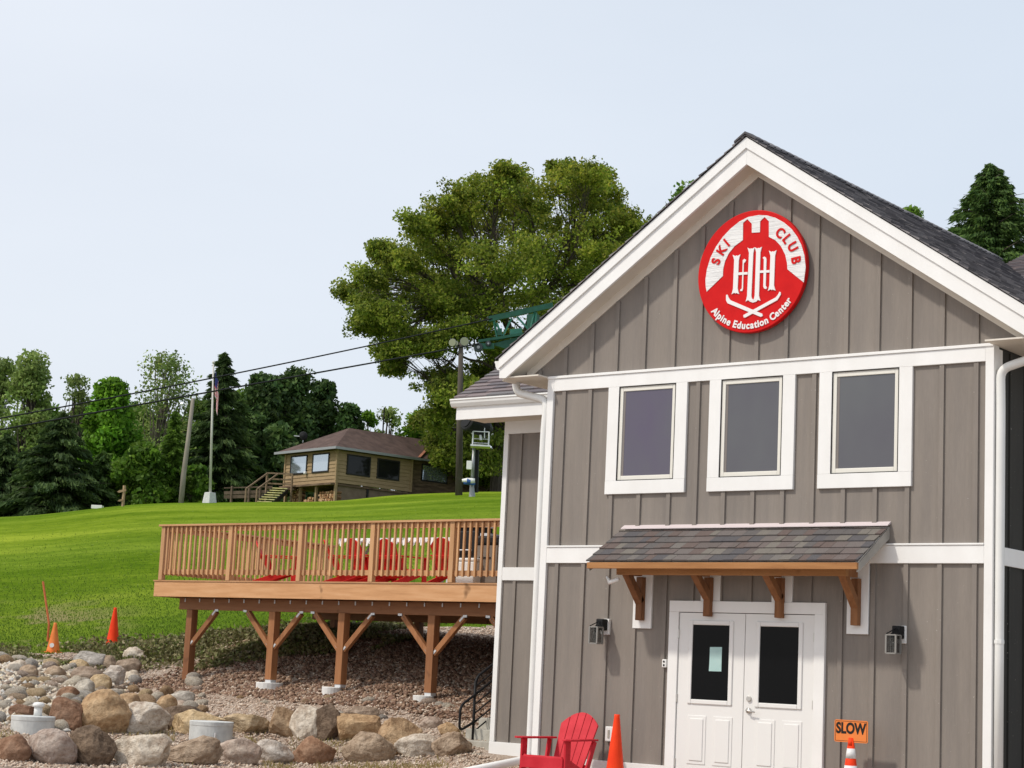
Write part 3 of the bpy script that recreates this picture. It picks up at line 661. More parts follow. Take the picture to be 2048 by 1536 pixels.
# ------------------------------------------------------------------ adirondack chairs
def adirondack(mat, label, loc, rz, group):
    r = emp("adirondack_chair", loc, label, "chair", rz, group)      # faces local -y
    W = .27
    mb = MB()   # seat slats sloping back
    for k in range(6):
        y = -.30+k*.088; z = .37-.20*(k/6.)*1.0
        mb.obox((0, y, z), (W, 0, 0), (0, .04, -.013), (0, .003, .010))
    mb.build("seat", mat, r, world=False, bevel=.004)
    mb = MB(); lean = math.radians(26); n = 5; base = Vector((0, .20, .19)); d = Vector((0, math.sin(lean), math.cos(lean))); L = .78
    nn = Vector((0, -math.cos(lean), math.sin(lean)))
    for k in range(n):
        xb0, xb1 = -.215+.43*k/n+.004, -.215+.43*(k+1)/n-.004; xt0, xt1 = xb0*1.24, xb1*1.24
        def top(x): return L-.155*(abs(x)/.26)**2.0*1.0
        pts = [(xb0, 0), (xb1, 0)]
        for i in range(5): xx = xt1+(xt0-xt1)*i/4; pts.append((xx, top(xx)))
        P = [base+Vector((px_, 0, 0))+d*h for px_, h in pts]; mb.prism([tuple(p) for p in P], tuple(nn*.022))
    mb.build("backrest", mat, r, world=False, tri=True)
    mb = MB(); mb.obox(base+d*.42-nn*.02+Vector((0, 0, 0)), (.26, 0, 0), tuple(d*.035), tuple(nn*.014)); mb.obox(base+d*.08-nn*.02, (.24, 0, 0), tuple(d*.035), tuple(nn*.014)); mb.build("back_brace", mat, r, world=False, bevel=.004)
    for s in (-1, 1):
        poly = [(s*.25, .36), (s*.25, -.30), (s*.28, -.36), (s*.34, -.385), (s*.40, -.35), (s*.41, -.26), (s*.37, .0), (s*.34, .36)]
        MB().prism([(a, b, .575) for a, b in poly], (0, 0, .022)).build("armrest", mat, r, world=False, tri=True, bevel=.005)
        MB().box(s*.305-.014, s*.305+.014, -.335, -.225, 0, .574).build("front_leg", mat, r, world=False, bevel=.004)
        MB().bar((s*.275, -.33, .345), (s*.275, .50, .035), .026, .115, side=(1, 0, 0)).build("rear_leg", mat, r, world=False, bevel=.004)
        MB().bar((s*.32, .30, .57), (s*.29, .18, .20), .028, .07, side=(1, 0, 0)).build("arm_support", mat, r, world=False, bevel=.004)
    MB().box(-.29, .29, -.352, -.332, .24, .375).build("seat_apron", mat, r, world=False, bevel=.004)
    return r
gchair = "red adirondack chairs"
cz = gxy(-2.03, -.86)+Vector((0, 0, .05))
ch0 = adirondack(REDP, "coral red adirondack chair on the gravel left of the double door", cz, math.radians(4), gchair)
DZ = 2.80
ch1 = adirondack(REDD, "red adirondack chair alone on the deck, nearest its left end", Vector((-14.9, 7.1, DZ)), math.radians(130), gchair)
lab = ["red adirondack chair on the deck before the table's left end, second of five", "red adirondack chair on the deck, third of the five from the left",
       "red adirondack chair on the deck below the middle of the white table, fourth of five", "red adirondack chair on the deck beside the black grill"]
for i, (x, y, a) in enumerate(((-13.15, 7.2, 136), (-12.45, 7.1, 163), (-11.85, 7.25, 176), (-10.45, 7.15, 182))):
    dup(ch1, Vector((x, y, DZ)), math.radians(a), lab[i])

# ------------------------------------------------------------------ deck
deck = emp("timber_deck", (-11, 7, gz(-11, 5.6)), "raised cedar deck with slatted railing on braced posts beside the lodge", "deck")
X0, X1, Y0, Y1 = -16.42, -6.56, 5.2, 10.1
mb = MB(); y = Y0-.012
while y < Y1: mb.box(X0-.02, X1, y, y+.137, DZ-.028, DZ-.002+random.uniform(-.001, .001)); y += .142
mb.build("deck_boards", CEDX, deck)
MB().box(X0, X1, Y0+.002, Y0+.04, DZ-.318, DZ-.030).build("rim_board", CEDX, deck, bevel=.004)
MB().box(X0, X0+.038, Y0+.042, Y1, DZ-.318, DZ-.030).build("rim_board", CEDY, deck, bevel=.004)
MB().box(X0, X1, Y1-.04, Y1, DZ-.318, DZ-.030).build("rim_board", BRNX, deck, bevel=.004)
MB().box(-16.02, X1, 5.52, 5.60, 2.255, DZ-.322).build("beam", BRNX, deck, bevel=.006)
MB().box(-16.02, X1, 9.2, 9.28, 2.255, DZ-.322).build("beam", BRNX, deck, bevel=.006)
for k in range(24): x = -15.98+k*.405; MB().box(x, x+.038, Y0+.042, Y1-.042, DZ-.316, DZ-.032).build("joist", BRNX, deck)
for k in range(22):
    x = aty(280+460/5.12, 1198, 5.5).x+k*.406
    if x < X1-.2: MB().box(x-.012, x+.012, 5.505, 5.519, DZ-.40, DZ-.33).build("joist_hanger", GALV, deck, bevel=.004)
def brace(px_, s, yy):
    a = Vector((px_+s*.06, yy, 1.60)); b = Vector((px_+s*.69, yy, 2.235)); d = (b-a).normalized()
    o = MB().bar(a, b, .085, .095, side=(0, 1, 0)).build("brace", BRN, deck, bevel=.005)
    mb = MB(); mb.bar(a-Vector((0, .048, .12)), a-Vector((0, .048, 0)), .035, .012, side=(1, 0, 0)); mb.bar(a-Vector((0, .048, 0)), a-Vector((0, .048, 0))+d*.09, .035, .012, side=(1, 0, -1)); mb.build("steel_tie", GALV, o)
    mb = MB(); mb.bar(b+Vector((s*.09, -.05, .02)), b-Vector((0, .05, -.015)), .04, .012, side=(0, 0, 1)); mb.bar(b-Vector((0, .048, 0)), b-Vector((0, .048, 0))-d*.10, .035, .012, side=(1, 0, -1)); mb.build("steel_tie", GALV, o)
PXS = [aty(382, 1222, 5.53).x, aty(547, 1226, 5.53).x, aty(686, 1229, 5.53).x, aty(865.5, 1235, 5.53).x, -7.6]
foot = [None, (513, 565, 1365), (645, 683, 1374), (828, 866, 1391), None]
for i, x in enumerate(PXS):
    zg = gz(x, 5.56); zb = zg-.05
    if foot[i]:
        zf = aty((foot[i][0]+foot[i][1])/2, foot[i][2], 5.5).z; fw = (foot[i][1]-foot[i][0])/105./2
        xf = aty((foot[i][0]+foot[i][1])/2, foot[i][2], 5.5).x
        MB().lathe([(fw*.92, zg-.6), (fw, zf-.01), (fw-.01, zf), (0.01, zf)], xf, 5.50, 20).build("concrete_footing", CONCW, deck, smooth=False)
        MB().box(x-.07, x+.07, 5.50, 5.636, zf, zf+.055).build("post_base", GALV, deck); zb = zf+.05
    MB().box(x-.078, x+.078, 5.49, 5.646, zb, 2.254).build("support_post", BRN, deck, bevel=.006)
    if i < 4 or True:
        if i > 0: brace(x, -1, 5.56)
        if i < 4: brace(x, 1, 5.56)
for x in (-15.4, -13.1, -11.0, -8.9):
    MB().box(x-.07, x+.07, 9.17, 9.31, gz(x, 9.24)-.3, 2.254).build("support_post", BRN, deck, bevel=.006)
RP = [-16.25, -14.373, -12.534, -10.768, -8.941, -7.1]; RT_ = 3.83
for x in RP: MB().box(x-.05, x+.05, Y0-.02, Y0+.075, DZ-.002, RT_).build("rail_post", CEDZ, deck, bevel=.004)
for y in (7.1, 8.9, 9.95): MB().box(-16.35, -16.255, y-.05, y+.045, DZ-.002, RT_).build("rail_post", CEDZ, deck, bevel=.004)
MB().box(-16.36, X1-.01, Y0-.05, Y0+.10, RT_+.001, RT_+.038).build("cap_rail", CEDX, deck, bevel=.004)
MB().box(-16.38, -16.23, Y0+.102, 10.0, RT_+.001, RT_+.038).build("cap_rail", CEDY, deck, bevel=.004)
def railseg(x0, x1):
    MB().box(x0, x1, Y0+.015, Y0+.053, 3.735, 3.825).build("top_rail", CEDX, deck); MB().box(x0, x1, Y0+.015, Y0+.053, 2.915, 3.005).build("bottom_rail", CEDX, deck)
bal = 0
for i in range(len(RP)-1):
    railseg(RP[i]+.052, RP[i+1]-.052); x = RP[i]+.05+.085
    while x < RP[i+1]-.09:
        if bal < 64: MB().box(x-.018, x+.018, Y0-.022, Y0+.0145, 2.90, RT_-.002).build("baluster", CEDZ, deck); bal += 1
        x += .1305
for a, b in ((5.33, 7.045), (7.15, 8.845), (8.95, 9.895)):
    MB().box(-16.32, -16.285, a, b, 3.735, 3.825).build("top_rail", CEDY, deck); MB().box(-16.32, -16.285, a, b, 2.915, 3.005).build("bottom_rail", CEDY, deck)
    y = a+.06
    while y < b-.03: MB().box(-16.284, -16.248, y-.018, y+.018, 2.90, RT_-.002).build("baluster", CEDZ, deck); y += .1305

# table, grill and cooler on the deck
tb = emp("deck_table", (-12.8, 8.4, DZ), "long high table with a white patterned cloth at the back of the deck", "table")
CLOTH = noisy("white_patterned_cloth", (.78, .78, .76), (.30, .30, .30), 9, (1, 1, 1), .8, .3, lo=.5, hi=.62)
MB().box(-14.35, -11.45, 8.1, 8.8, 3.80, 3.835).build("tabletop", CLOTH, tb, bevel=.004)
GREYM = M("grey_metal", (.30, .31, .32), .4, .5, .4)
for x in (-14.1, -11.7):
    for dx in (-.12, .12): MB().bar((x-dx, 8.2, DZ), (x+dx, 8.7, 3.80), .035, .05).build("leg", GREYM, tb)
mb = MB()
for k in range(46):
    x = -14.34+k*.0642; h = .10+.04*math.sin(k*1.7)+random.uniform(-.01, .01)
    mb.prism([(x, 8.085, 3.836), (x+.06, 8.085, 3.836), (x+.055, 8.06, 3.836-h), (x+.03, 8.05, 3.83-h-.02), (x+.004, 8.06, 3.836-h)], (0, .012, 0))
mb.build("cloth_drape", CLOTH, tb)
gp = aty(940, 1100, 6.6); gx = gp.x
r = emp("gas_grill", (gx, 6.7, DZ), "black gas grill with pale steel lid at the deck's right end", "grill")
STEEL = noisy("pale_steel", (.60, .61, .62), (.70, .71, .72), 4, (1, 1, 1), .35, 0, metal=.2)
MB().box(gx-.26, gx+.26, 6.45, 6.95, 3.18, 3.80).build("hood", BLACK, r, bevel=.03)
MB().box(gx-.27, gx+.27, 6.43, 6.97, 3.87, 3.945).build("lid", STEEL, r, bevel=.012); MB().box(gx-.24, gx+.24, 6.5, 6.92, 3.80, 3.87).build("lid_seal", BLACK, r)
for i in (-1, 1):
    for j in (-1, 1): MB().box(gx+i*.22-.02, gx+i*.22+.02, 6.7+j*.2-.02, 6.7+j*.2+.02, DZ, 3.18).build("leg", BLACK, r)
MB().tube([(gx-.2, 6.40, 3.45), (gx+.2, 6.40, 3.45)], .014, 8).build("handle", STEEL, r)
x = aty(937, 1130, 6.1).x
o = emp("cooler", (x, 6.15, DZ), "white lidded cooler standing in front of the black grill", "cooler")
MB().box(x-.2, x+.2, 6.0, 6.3, DZ+.02, 3.22).build("cooler_body", WHITEG, o, bevel=.02); MB().box(x-.21, x+.21, 5.99, 6.31, 3.223, 3.28).build("lid", WHITEG, o, bevel=.02)
for i in (-1, 1): MB().box(x+i*.16-.02, x+i*.16+.02, 6.02, 6.28, DZ, DZ+.02).build("foot", BLACK, o)
x = aty(980, 1110, 6.3).x
o = emp("grill_cabinet", (x, 6.4, DZ), "grey brown cabinet with black lid at the far right of the deck", "cabinet")
CAB = noisy("grey_brown_cabinet", (.17, .14, .115), (.21, .175, .145), 3, (1, 1, 1), .5, 0)
MB().box(x-.24, x+.24, 6.2, 6.7, DZ+.06, 3.52).build("cabinet_body", CAB, o, bevel=.01); MB().box(x-.28, x+.28, 6.17, 6.73, 3.523, 3.68).build("lid", BLACK, o, bevel=.04)
MB().tube([(x-.15, 6.19, 3.3), (x+.1, 6.19, 3.3)], .012, 8).build("handle", BLACK, o); MB().box(x-.2, x-.02, 6.25, 6.6, 3.683, 3.73).build("tray", STEEL, o)
for i in (-1, 1):
    for j in (6.25, 6.65): MB().tube([(x+i*.2-.012, j, DZ+.031), (x+i*.2+.012, j, DZ+.031)], .03, 10).build("wheel", BLACK, o)

# stairs and black handrail beside the wing
st = emp("concrete_stairs", (-6.95, 3.4, 0), "pale concrete stairs climbing beside the lodge wing to the deck", "stairs")
for k in range(10): MB().box(-7.35+(0 if k < 1 else .0), -6.56, 3.25+.31*k, 3.25+.31*(k+1)+(.6 if k == 9 else 0), -.3 if k < 2 else .17*k-.3, .11+.17*k).build("step", CONCB, st, bevel=.008)
hr = emp("black_handrail", (-7.2, 3.87, .1), "black steel pipe handrail rising along the concrete stairs", "handrail")
def P(y, z): return (-7.2, y, z)
m2 = .55
MB().tube([P(3.87, .05), P(3.87, 1.18)], .022, 8).build("rail_post", BLACK, hr, smooth=True)
MB().tube(curve([P(3.87, 1.0), P(3.88, 1.24), P(5.4, 1.24+m2*1.5)]), .022, 8).build("top_rail", BLACK, hr, smooth=True)
MB().tube(curve([P(3.95, .585), P(3.53, .41), P(3.53, .80), P(3.86, .968), P(5.4, .968+m2*1.54)]), .021, 8).build("grab_rail", BLACK, hr, smooth=True)
for z in (1.10, .82, .68, .54, .40, .26): MB().tube([P(3.87, z), P(5.4, z+m2*1.53)], .012, 6).build("rail_bar", BLACK, hr)
MB().tube([P(5.4, .9), P(5.4, 2.1)], .022, 8).build("rail_post", BLACK, hr)

# ------------------------------------------------------------------ rocks
def rock_mat(name, a, b, c):
    m = M(name, a, .9, .2); t = tex(m, 2.2, (1, 1, 1), 6, rough=.7); t2 = tex(m, 9, (1, 1, 1), 5, rough=.7); t3 = tex(m, 1.3, (1, 1, 1), 2)
    k = ramp(m, t.outputs['Fac'], [(.32, a), (.5, b), (.68, c)])
    k = mixc(m, .35, k, ramp(m, t2.outputs['Fac'], [(.35, tuple(v*.6 for v in a)), (.65, tuple(min(1, v*1.15) for v in c))]))
    oi = m.node_tree.nodes.new('ShaderNodeObjectInfo'); k = mixc(m, 1.0, k, ramp(m, oi.outputs['Random'], [(0, (.82, .82, .84)), (1, (1.08, 1.06, 1.0))]), 'MULTIPLY')
    setc(m, k); bump(m, t2.outputs['Fac'], 1.0, .06); return m
RM = dict(
 pink=rock_mat("pinkish_granite", (.30, .20, .15), (.47, .36, .29), (.66, .56, .47)),
 dark=rock_mat("dark_brown_rock", (.07, .045, .03), (.15, .105, .075), (.27, .20, .145)),
 cream=rock_mat("pale_cream_cobble", (.50, .41, .31), (.66, .58, .47), (.78, .72, .62)),
 pale=rock_mat("pale_cream_rock", (.30, .20, .14), (.60, .52, .43), (.76, .70, .62)),
 tan=rock_mat("tan_sandstone", (.26, .15, .08), (.44, .29, .165), (.60, .44, .28)),
 grey=rock_mat("grey_fieldstone", (.30, .26, .22), (.48, .44, .385), (.68, .63, .56)),
 red=rock_mat("red_brown_rock", (.17, .085, .05), (.28, .155, .095), (.40, .26, .18)),
 yellow=rock_mat("yellow_tan_rock", (.36, .24, .12), (.54, .40, .24), (.68, .54, .36)),
 brown=rock_mat("grey_brown_rock", (.22, .15, .10), (.38, .28, .20), (.54, .43, .33)))
def rock_mesh(seed, ang=.5, sub=3):
    bm = bmesh.new(); bmesh.ops.create_icosphere(bm, subdivisions=sub, radius=1)
    rnd = random.Random(seed); planes = []
    for _ in range(int(3+ang*12)):
        d = Vector((rnd.gauss(0, 1), rnd.gauss(0, 1), rnd.gauss(0, .8))).normalized(); planes.append((d, rnd.uniform(.95-.42*ang, .99)))
    o = Vector((rnd.random()*50, rnd.random()*50, rnd.random()*50))
    for v in bm.verts:
        p = v.co.copy(); r = 1+.22*noise.noise(p*.9+o)
        p *= r
        for d, h in planes:
            q = p.dot(d)
            if q > h: p -= d*(q-h)*.97
        p += p.normalized()*(.07*noise.noise(p*2.5+o)+.035*noise.noise(p*6+o)+.014*noise.noise(p*15+o))
        v.co = p
    xs = [v.co.x for v in bm.verts]; ys = [v.co.y for v in bm.verts]; zs_ = [v.co.z for v in bm.verts]
    for v in bm.verts: v.co = Vector(((v.co.x-min(xs))/(max(xs)-min(xs))*2-1, (v.co.y-min(ys))/(max(ys)-min(ys))*2-1, (v.co.z-min(zs_))/(max(zs_)-min(zs_))*2-1))
    me = bpy.data.meshes.new("rock"); bm.to_mesh(me); bm.free()
    for p in me.polygons: p.use_smooth = ang < .75
    return me
def boulder(name, x0, y0, x1, y1, mat, label, ang=.5, seed=0, cat="boulder", tilt=0, dz=0, group=None, depth=.75):
    g = ghit((x0+x1)/2, y1, 20, 45); s, t = sq(g.x, g.y); sc_ = FPX/(s*1.005); W = (x1-x0+5)/sc_; Hh = (y1-y0+3)/sc_
    dp = min(W, Hh*1.4)*depth; c = Vector((g.x, g.y, 0)) + FH*(dp*.45)
    H2 = Hh*1.22; zc = g.z + Hh - H2/2 + dz
    me = rock_mesh(seed or int(x0*7+y0), min(1, ang*1.25+.1), 5 if W > .5 else 4); me.materials.append(RM[mat])
    R = Matrix.Rotation(YAW*-1, 4, 'Z') @ Matrix.Rotation(math.radians(tilt), 4, 'Y')
    me.transform(Matrix.Rotation(-YAW, 4, 'Z') @ Matrix.Rotation(math.radians(tilt), 4, 'Y') @ Matrix.Diagonal((W/2, dp/2, H2/2, 1)))
    o = bpy.data.objects.new(name, me); col.objects.link(o); o.location = (c.x, c.y, zc); tag(o, label, cat, group); return o
BL = [
 (-8,1474,54,1524,'red',"reddish brown boulder cut by the left edge of the gravel front row",.5),
 (46,1463,141,1529,'pink',"rounded pinkish granite boulder second in the front row",.3),
 (128,1456,222,1531,'dark',"largest dark brown boulder in the front row beside the pinkish one",.6),
 (218,1472,331,1535,'pale',"cream and brown boulder in the front row left of the pitted tan one",.45),
 (328,1478,437,1530,'brown',"pitted tan grey boulder in front of the right concrete ring",.6),
 (433,1481,516,1529,'pink',"grey pink oval boulder just right of the concrete ring in the front row",.25),
 (509,1486,582,1528,'pale',"white capped boulder between the grey pink and the red brown ones",.35),
 (580,1477,666,1530,'red',"smooth red brown boulder in the front row",.35),
 (684,1470,786,1527,'brown',"wide tan grey boulder in the front row before the wedge shaped one",.55),
 (788,1472,882,1515,'pale',"pale domed boulder with a twig near the stairs",.5),
 (864,1468,940,1514,'brown',"brown boulder nearest the concrete stairs",.7),
 (840,1437,882,1459,'pink',"small flat mauve boulder on the gravel above the pale dome",.3),
 (876,1448,916,1472,'tan',"small tan rock left of the black handrail",.5),
 (749,1441,842,1512,'tan',"tall wedge shaped tan boulder behind the pale dome",.85),
 (665,1433,760,1483,'tan',"squarish tan boulder in the second row",.8),
 (684,1416,754,1446,'brown',"grey brown boulder on top of the squarish tan one",.7),
 (576,1416,650,1484,'pale',"big white and pink boulder in the second row",.5),
 (620,1412,688,1486,'dark',"dark angular boulder leaning against the white and pink one",.95),
 (534,1418,591,1477,'tan',"brown orange angular boulder left of the white and pink one",.85),
 (436,1431,540,1470,'yellow',"long flat yellow tan boulder behind the concrete ring",.8),
 (340,1424,442,1472,'yellow',"yellow tan sloping boulder half hidden by the right concrete ring",.6),
 (300,1416,402,1462,'dark',"long dark brown slab boulder in the second row",.8),
 (234,1408,332,1471,'pale',"pale wedge boulder with a shaded right side in the second row",.75),
 (142,1384,250,1468,'tan',"huge tan boulder with a dark spot, tallest of the second row",.35),
 (92,1398,158,1462,'red',"reddish tan boulder left of the huge tan one",.6),
 (231,1390,275,1432,'tan',"orange brown round boulder at the right shoulder of the huge one",.4),
 (310,1393,349,1428,'tan',"round tan rock on the gravel above the dark slab",.3),
 (336,1385,383,1411,'grey',"grey oval rock above the round tan rock",.2),
 (345,1404,372,1421,'pink',"small pink rock beside the round tan rock",.3),
 (16,1412,66,1436,'red',"flat red brown rock behind the left concrete ring",.6),
 (244,1297,289,1325,'pale',"pale cream stone topping the cobble pile",.3),
 (143,1306,204,1330,'grey',"flat grey slate stone at the back of the cobble pile",.8),
 (166,1312,203,1340,'grey',"whitish grey stone below the slate one",.4),
 (194,1314,229,1342,'brown',"round brown stone right of the whitish grey one",.2),
 (138,1321,172,1342,'yellow',"yellow tan stone at the left of the cobble pile",.3),
 (140,1336,203,1368,'brown',"long tan brown stone lying across the cobble pile",.35),
 (200,1334,246,1373,'pale',"angular cream stone in the middle of the cobble pile",.8),
 (177,1352,216,1383,'yellow',"round yellow stone right above the huge tan boulder",.12),
 (147,1361,182,1394,'grey',"round grey white stone left of the round yellow one",.15),
 (250,1343,275,1364,'pale',"small white stone at the right foot of the cobble pile",.25),
 (231,1319,276,1348,'brown',"grey tan stone under the topping pale one",.4),
 (110,1376,152,1402,'red',"mottled pink brown stone left of the grey white one",.5),
 (34,1332,70,1356,'brown',"long leaning tan stone among the left cobbles",.2),
 (12,1322,50,1344,'pale',"wide cream stone among the far left cobbles",.25),
 (86,1334,126,1356,'brown',"flat pale brown stone below the weeds",.5)]
for i, b in enumerate(BL): boulder("boulder", *b[:6], b[6-0] if False else b[5], b[6], b[0+6] if False else 0) if False else boulder("boulder", b[0], b[1], b[2], b[3], b[4], b[5], b[6], seed=100+i, tilt=random.uniform(-8, 8))
# cobbles: a few mesh shapes shared by many stones
mats = ['cream', 'cream', 'yellow', 'brown', 'grey', 'cream', 'pink', 'cream', 'tan']
shapes = []
for k in range(18):
    me = rock_mesh(900+k, random.choice((.1, .2, .4, .6)), 2); me.materials.append(RM[mats[k % len(mats)]]); shapes.append(me)
cnt = 0; placed = []
glab = {'grp': "cobbles heaped at the left"}
while cnt < 284:
    s = random.uniform(28.7, 36.6); q = random.uniform(-.305, -.192+.0) if random.random() < .93 else random.uniform(-.19, -.15)
    if q > -.225 and s < 31: continue
    x = CAM.x+FH.x*s+RT0.x*q*s; y = CAM.y+FH.y*s+RT0.y*q*s; R_ = random.choice((.07, .08, .09, .11, .12, .14, .16))
    if any((x-a)**2+(y-b)**2 < ((R_+c)*.72)**2 for a, b, c in placed):
        if random.random() < .985: continue
    placed.append((x, y, R_))
    o = bpy.data.objects.new("cobble", random.choice(shapes)); col.objects.link(o)
    o.location = (x, y, gz(x, y)+R_*.35); o.scale = (R_*random.uniform(1, 1.5), R_*random.uniform(.8, 1.1), R_*random.uniform(.65, .9))
    o.rotation_euler = (random.uniform(-.4, .4), random.uniform(-.4, .4), random.uniform(0, 6.3))
    tag(o, "small rounded cobble heaped among others at the far left", "cobble", glab['grp']); cnt += 1
for i in range(14):     # scattered small stones below the deck
    px_ = random.uniform(300, 900); g = ghit(px_, random.uniform(1395, 1440), 22, 45)
    o = bpy.data.objects.new("cobble", random.choice(shapes)); col.objects.link(o); R_ = random.uniform(.05, .11)
    o.location = (g.x, g.y, g.z+R_*.2); o.scale = (R_*1.3, R_, R_*.7); o.rotation_euler = (0, 0, random.uniform(0, 6))
    tag(o, "single small cobble on the open gravel below the deck", "cobble", "stray cobbles on the gravel")

# gravel chips
def chips(name, n, region, size, mat, kind='stuff', up=.3):
    V = np.zeros((n*6, 3)); F = []
    base = np.array([(1, 0, 0), (-1, 0, 0), (0, 1, 0), (0, -1, 0), (0, 0, .7), (0, 0, -.7)], float)
    k = 0
    while k < n:
        p = region()
        if p is None: continue
        r = random.uniform(*size); a = random.uniform(0, 6.28); ca, sa = math.cos(a), math.sin(a)
        b = base*(r*np.random.uniform(.6, 1.4, (6, 1))); bx = b[:, 0]*ca-b[:, 1]*sa; by = b[:, 0]*sa+b[:, 1]*ca
        V[k*6:k*6+6, 0] = bx+p[0]; V[k*6:k*6+6, 1] = by+p[1]; V[k*6:k*6+6, 2] = b[:, 2]+p[2]+r*up
        k += 1
    tri = np.array([(0,2,4),(2,1,4),(1,3,4),(3,0,4),(2,0,5),(1,2,5),(3,1,5),(0,3,5)])
    Fi = (tri[None]+(np.arange(n)*6)[:, None, None]).reshape(-1, 3)
    return fastmesh(name, V, Fi, 3, mat, kind)
def fastmesh(name, V, Fi, k, mat, kind=None, parent=None):
    V = np.asarray(V, dtype=np.float32)
    if parent is not None:
        inv = np.array(MW[parent.name].inverted()); V = (V @ inv[:3, :3].T + inv[:3, 3]).astype(np.float32)
    me = bpy.data.meshes.new(name); nf = len(Fi)
    me.vertices.add(len(V)); me.vertices.foreach_set('co', V.ravel())
    me.loops.add(nf*k); me.loops.foreach_set('vertex_index', np.asarray(Fi, dtype=np.int32).ravel())
    me.polygons.add(nf); me.polygons.foreach_set('loop_start', np.arange(nf, dtype=np.int32)*k); me.polygons.foreach_set('loop_total', np.full(nf, k, dtype=np.int32))
    me.update(calc_edges=True); me.validate(); me.materials.append(mat)
    o = bpy.data.objects.new(name, me); col.objects.link(o)
    if kind: o['kind'] = kind
    if parent is not None: o.parent = parent; MW[o.name] = MW[parent.name]
    return o
np.random.seed(3)
def reg_gravel():
    s = random.uniform(25, 39.5); q = random.uniform(-.30, .03)
    if s > bound(q): return None
    x = CAM.x+FH.x*s+RT0.x*q*s; y = CAM.y+FH.y*s+RT0.y*q*s
    if x > -6.6 and y > 3.2: return None
    return (x, y, gz(x, y))
CHM = shingle_mat("mixed_stone_chips", [(.54, .42, .33), (.63, .51, .41), (.42, .30, .22), (.70, .60, .49), (.50, .38, .29), (.36, .25, .18), (.58, .47, .37)])
chips("loose_gravel", 42000, reg_gravel, (.012, .034), CHM)
PEB = shingle_mat("pale_pebbles", [(.62, .54, .43), (.72, .66, .56), (.50, .42, .33), (.56, .54, .50), (.68, .58, .42), (.44, .34, .26)])
def reg_peb():
    s = random.uniform(28.7, 37.0); q = random.uniform(-.31, -.195)
    if q > -.225 and s < 31: return None
    x = CAM.x+FH.x*s+RT0.x*q*s; y = CAM.y+FH.y*s+RT0.y*q*s
    return (x, y, gz(x, y))
chips("pale_pebbles", 3200, reg_peb, (.035, .08), PEB)
BRK = shingle_mat("brown_wood_mulch", [(.20, .12, .08), (.28, .175, .12), (.13, .078, .05), (.38, .26, .18), (.24, .15, .11)])
def reg_mulch():
    x = random.uniform(-16.5, -6.7); y = random.uniform(4.6, 10.2); s, t = sq(x, y)
    if s > bound(t/s): return None
    return (x, y, gz(x, y))
chips("bark_mulch", 15000, reg_mulch, (.02, .055), BRK)

# concrete rings in the gravel
def ring(px0, px1, ytop, ybot, label):
    g = ghit((px0+px1)/2, ybot, 20, 40); s, t = sq(g.x, g.y); R_ = (px1-px0)/2/(FPX/s); c = g+FH*R_; zt = g.z+(ybot-ytop)/(FPX/s)
    r = emp("concrete_well_ring", (c.x, c.y, g.z), label, "concrete ring")
    mb = MB(); mb.lathe([(R_*.985, g.z-.3), (R_*.985, zt-.07), (R_, zt-.065), (R_, zt-.005), (R_-.01, zt), (.01, zt+.01)], c.x, c.y, 40); mb.build("ring_wall", CONC, r, bevel=.004)
    return r, c, zt, R_
r1, c1_, zt1, R1_ = ring(10, 96, 1434, 1470, "low grey concrete ring with white vent pipe at the far left")
MB().tube([(c1_.x+.1, c1_.y, zt1), (c1_.x+.1, c1_.y, zt1+.15)], .062, 14).build("vent_pipe", WHITEG, r1, smooth=True)
MB().lathe([(.085, zt1+.14), (.09, zt1+.17), (.07, zt1+.20), (.02, zt1+.21)], c1_.x+.1, c1_.y, 16).build("vent_cap", WHITEG, r1, smooth=True)
r2, c2_, zt2, R2_ = ring(370, 457, 1445, 1491, "grey concrete ring without a pipe between the boulder rows")
MB().bar(Vector((c2_.x, c2_.y, zt2-.16))-FH*(R2_+.012)+RT0*.12, Vector((c2_.x, c2_.y, zt2-.32))-FH*(R2_+.012)+RT0*.12, .02, .02).build("steel_hook", GALV, r2)

# cones on the slope at the left
g = ghit(225, 1288, 25, 60); s_, _ = sq(g.x, g.y); k_ = FPX/s_
c = tall_cone("traffic_cone", g, "tall orange cone at the lawn edge left of the deck", CONE, 75/k_)
g = ghit(106, 1303, 25, 60); s_, _ = sq(g.x, g.y); k_ = FPX/s_
c = tall_cone("traffic_cone", g, "faded orange cone holding a leaning pole at the lawn edge", CONEO, 60/k_)
tp = ats(98, 1248, s_-.02); tt_ = ats(86, 1163, s_+.1)
mb = MB().tube([tp-Vector((0, 0, .35)), tp, tt_], .022, 8).build("orange_pole", noisy("rusty_orange_pole", (.45, .10, .03), (.55, .16, .05), 9, (1, 1, 1), .6, 0))
origin_to(mb, tp-Vector((0, 0, .35))); tag(mb, "thin rusty orange pole leaning out of the faded cone", "pole")
mk = ats(103.5, 1290.5, s_-.155); m3 = MB().tube([mk, mk+FH*.02], .045, 14).build("white_mark", SIGNW2, c); 

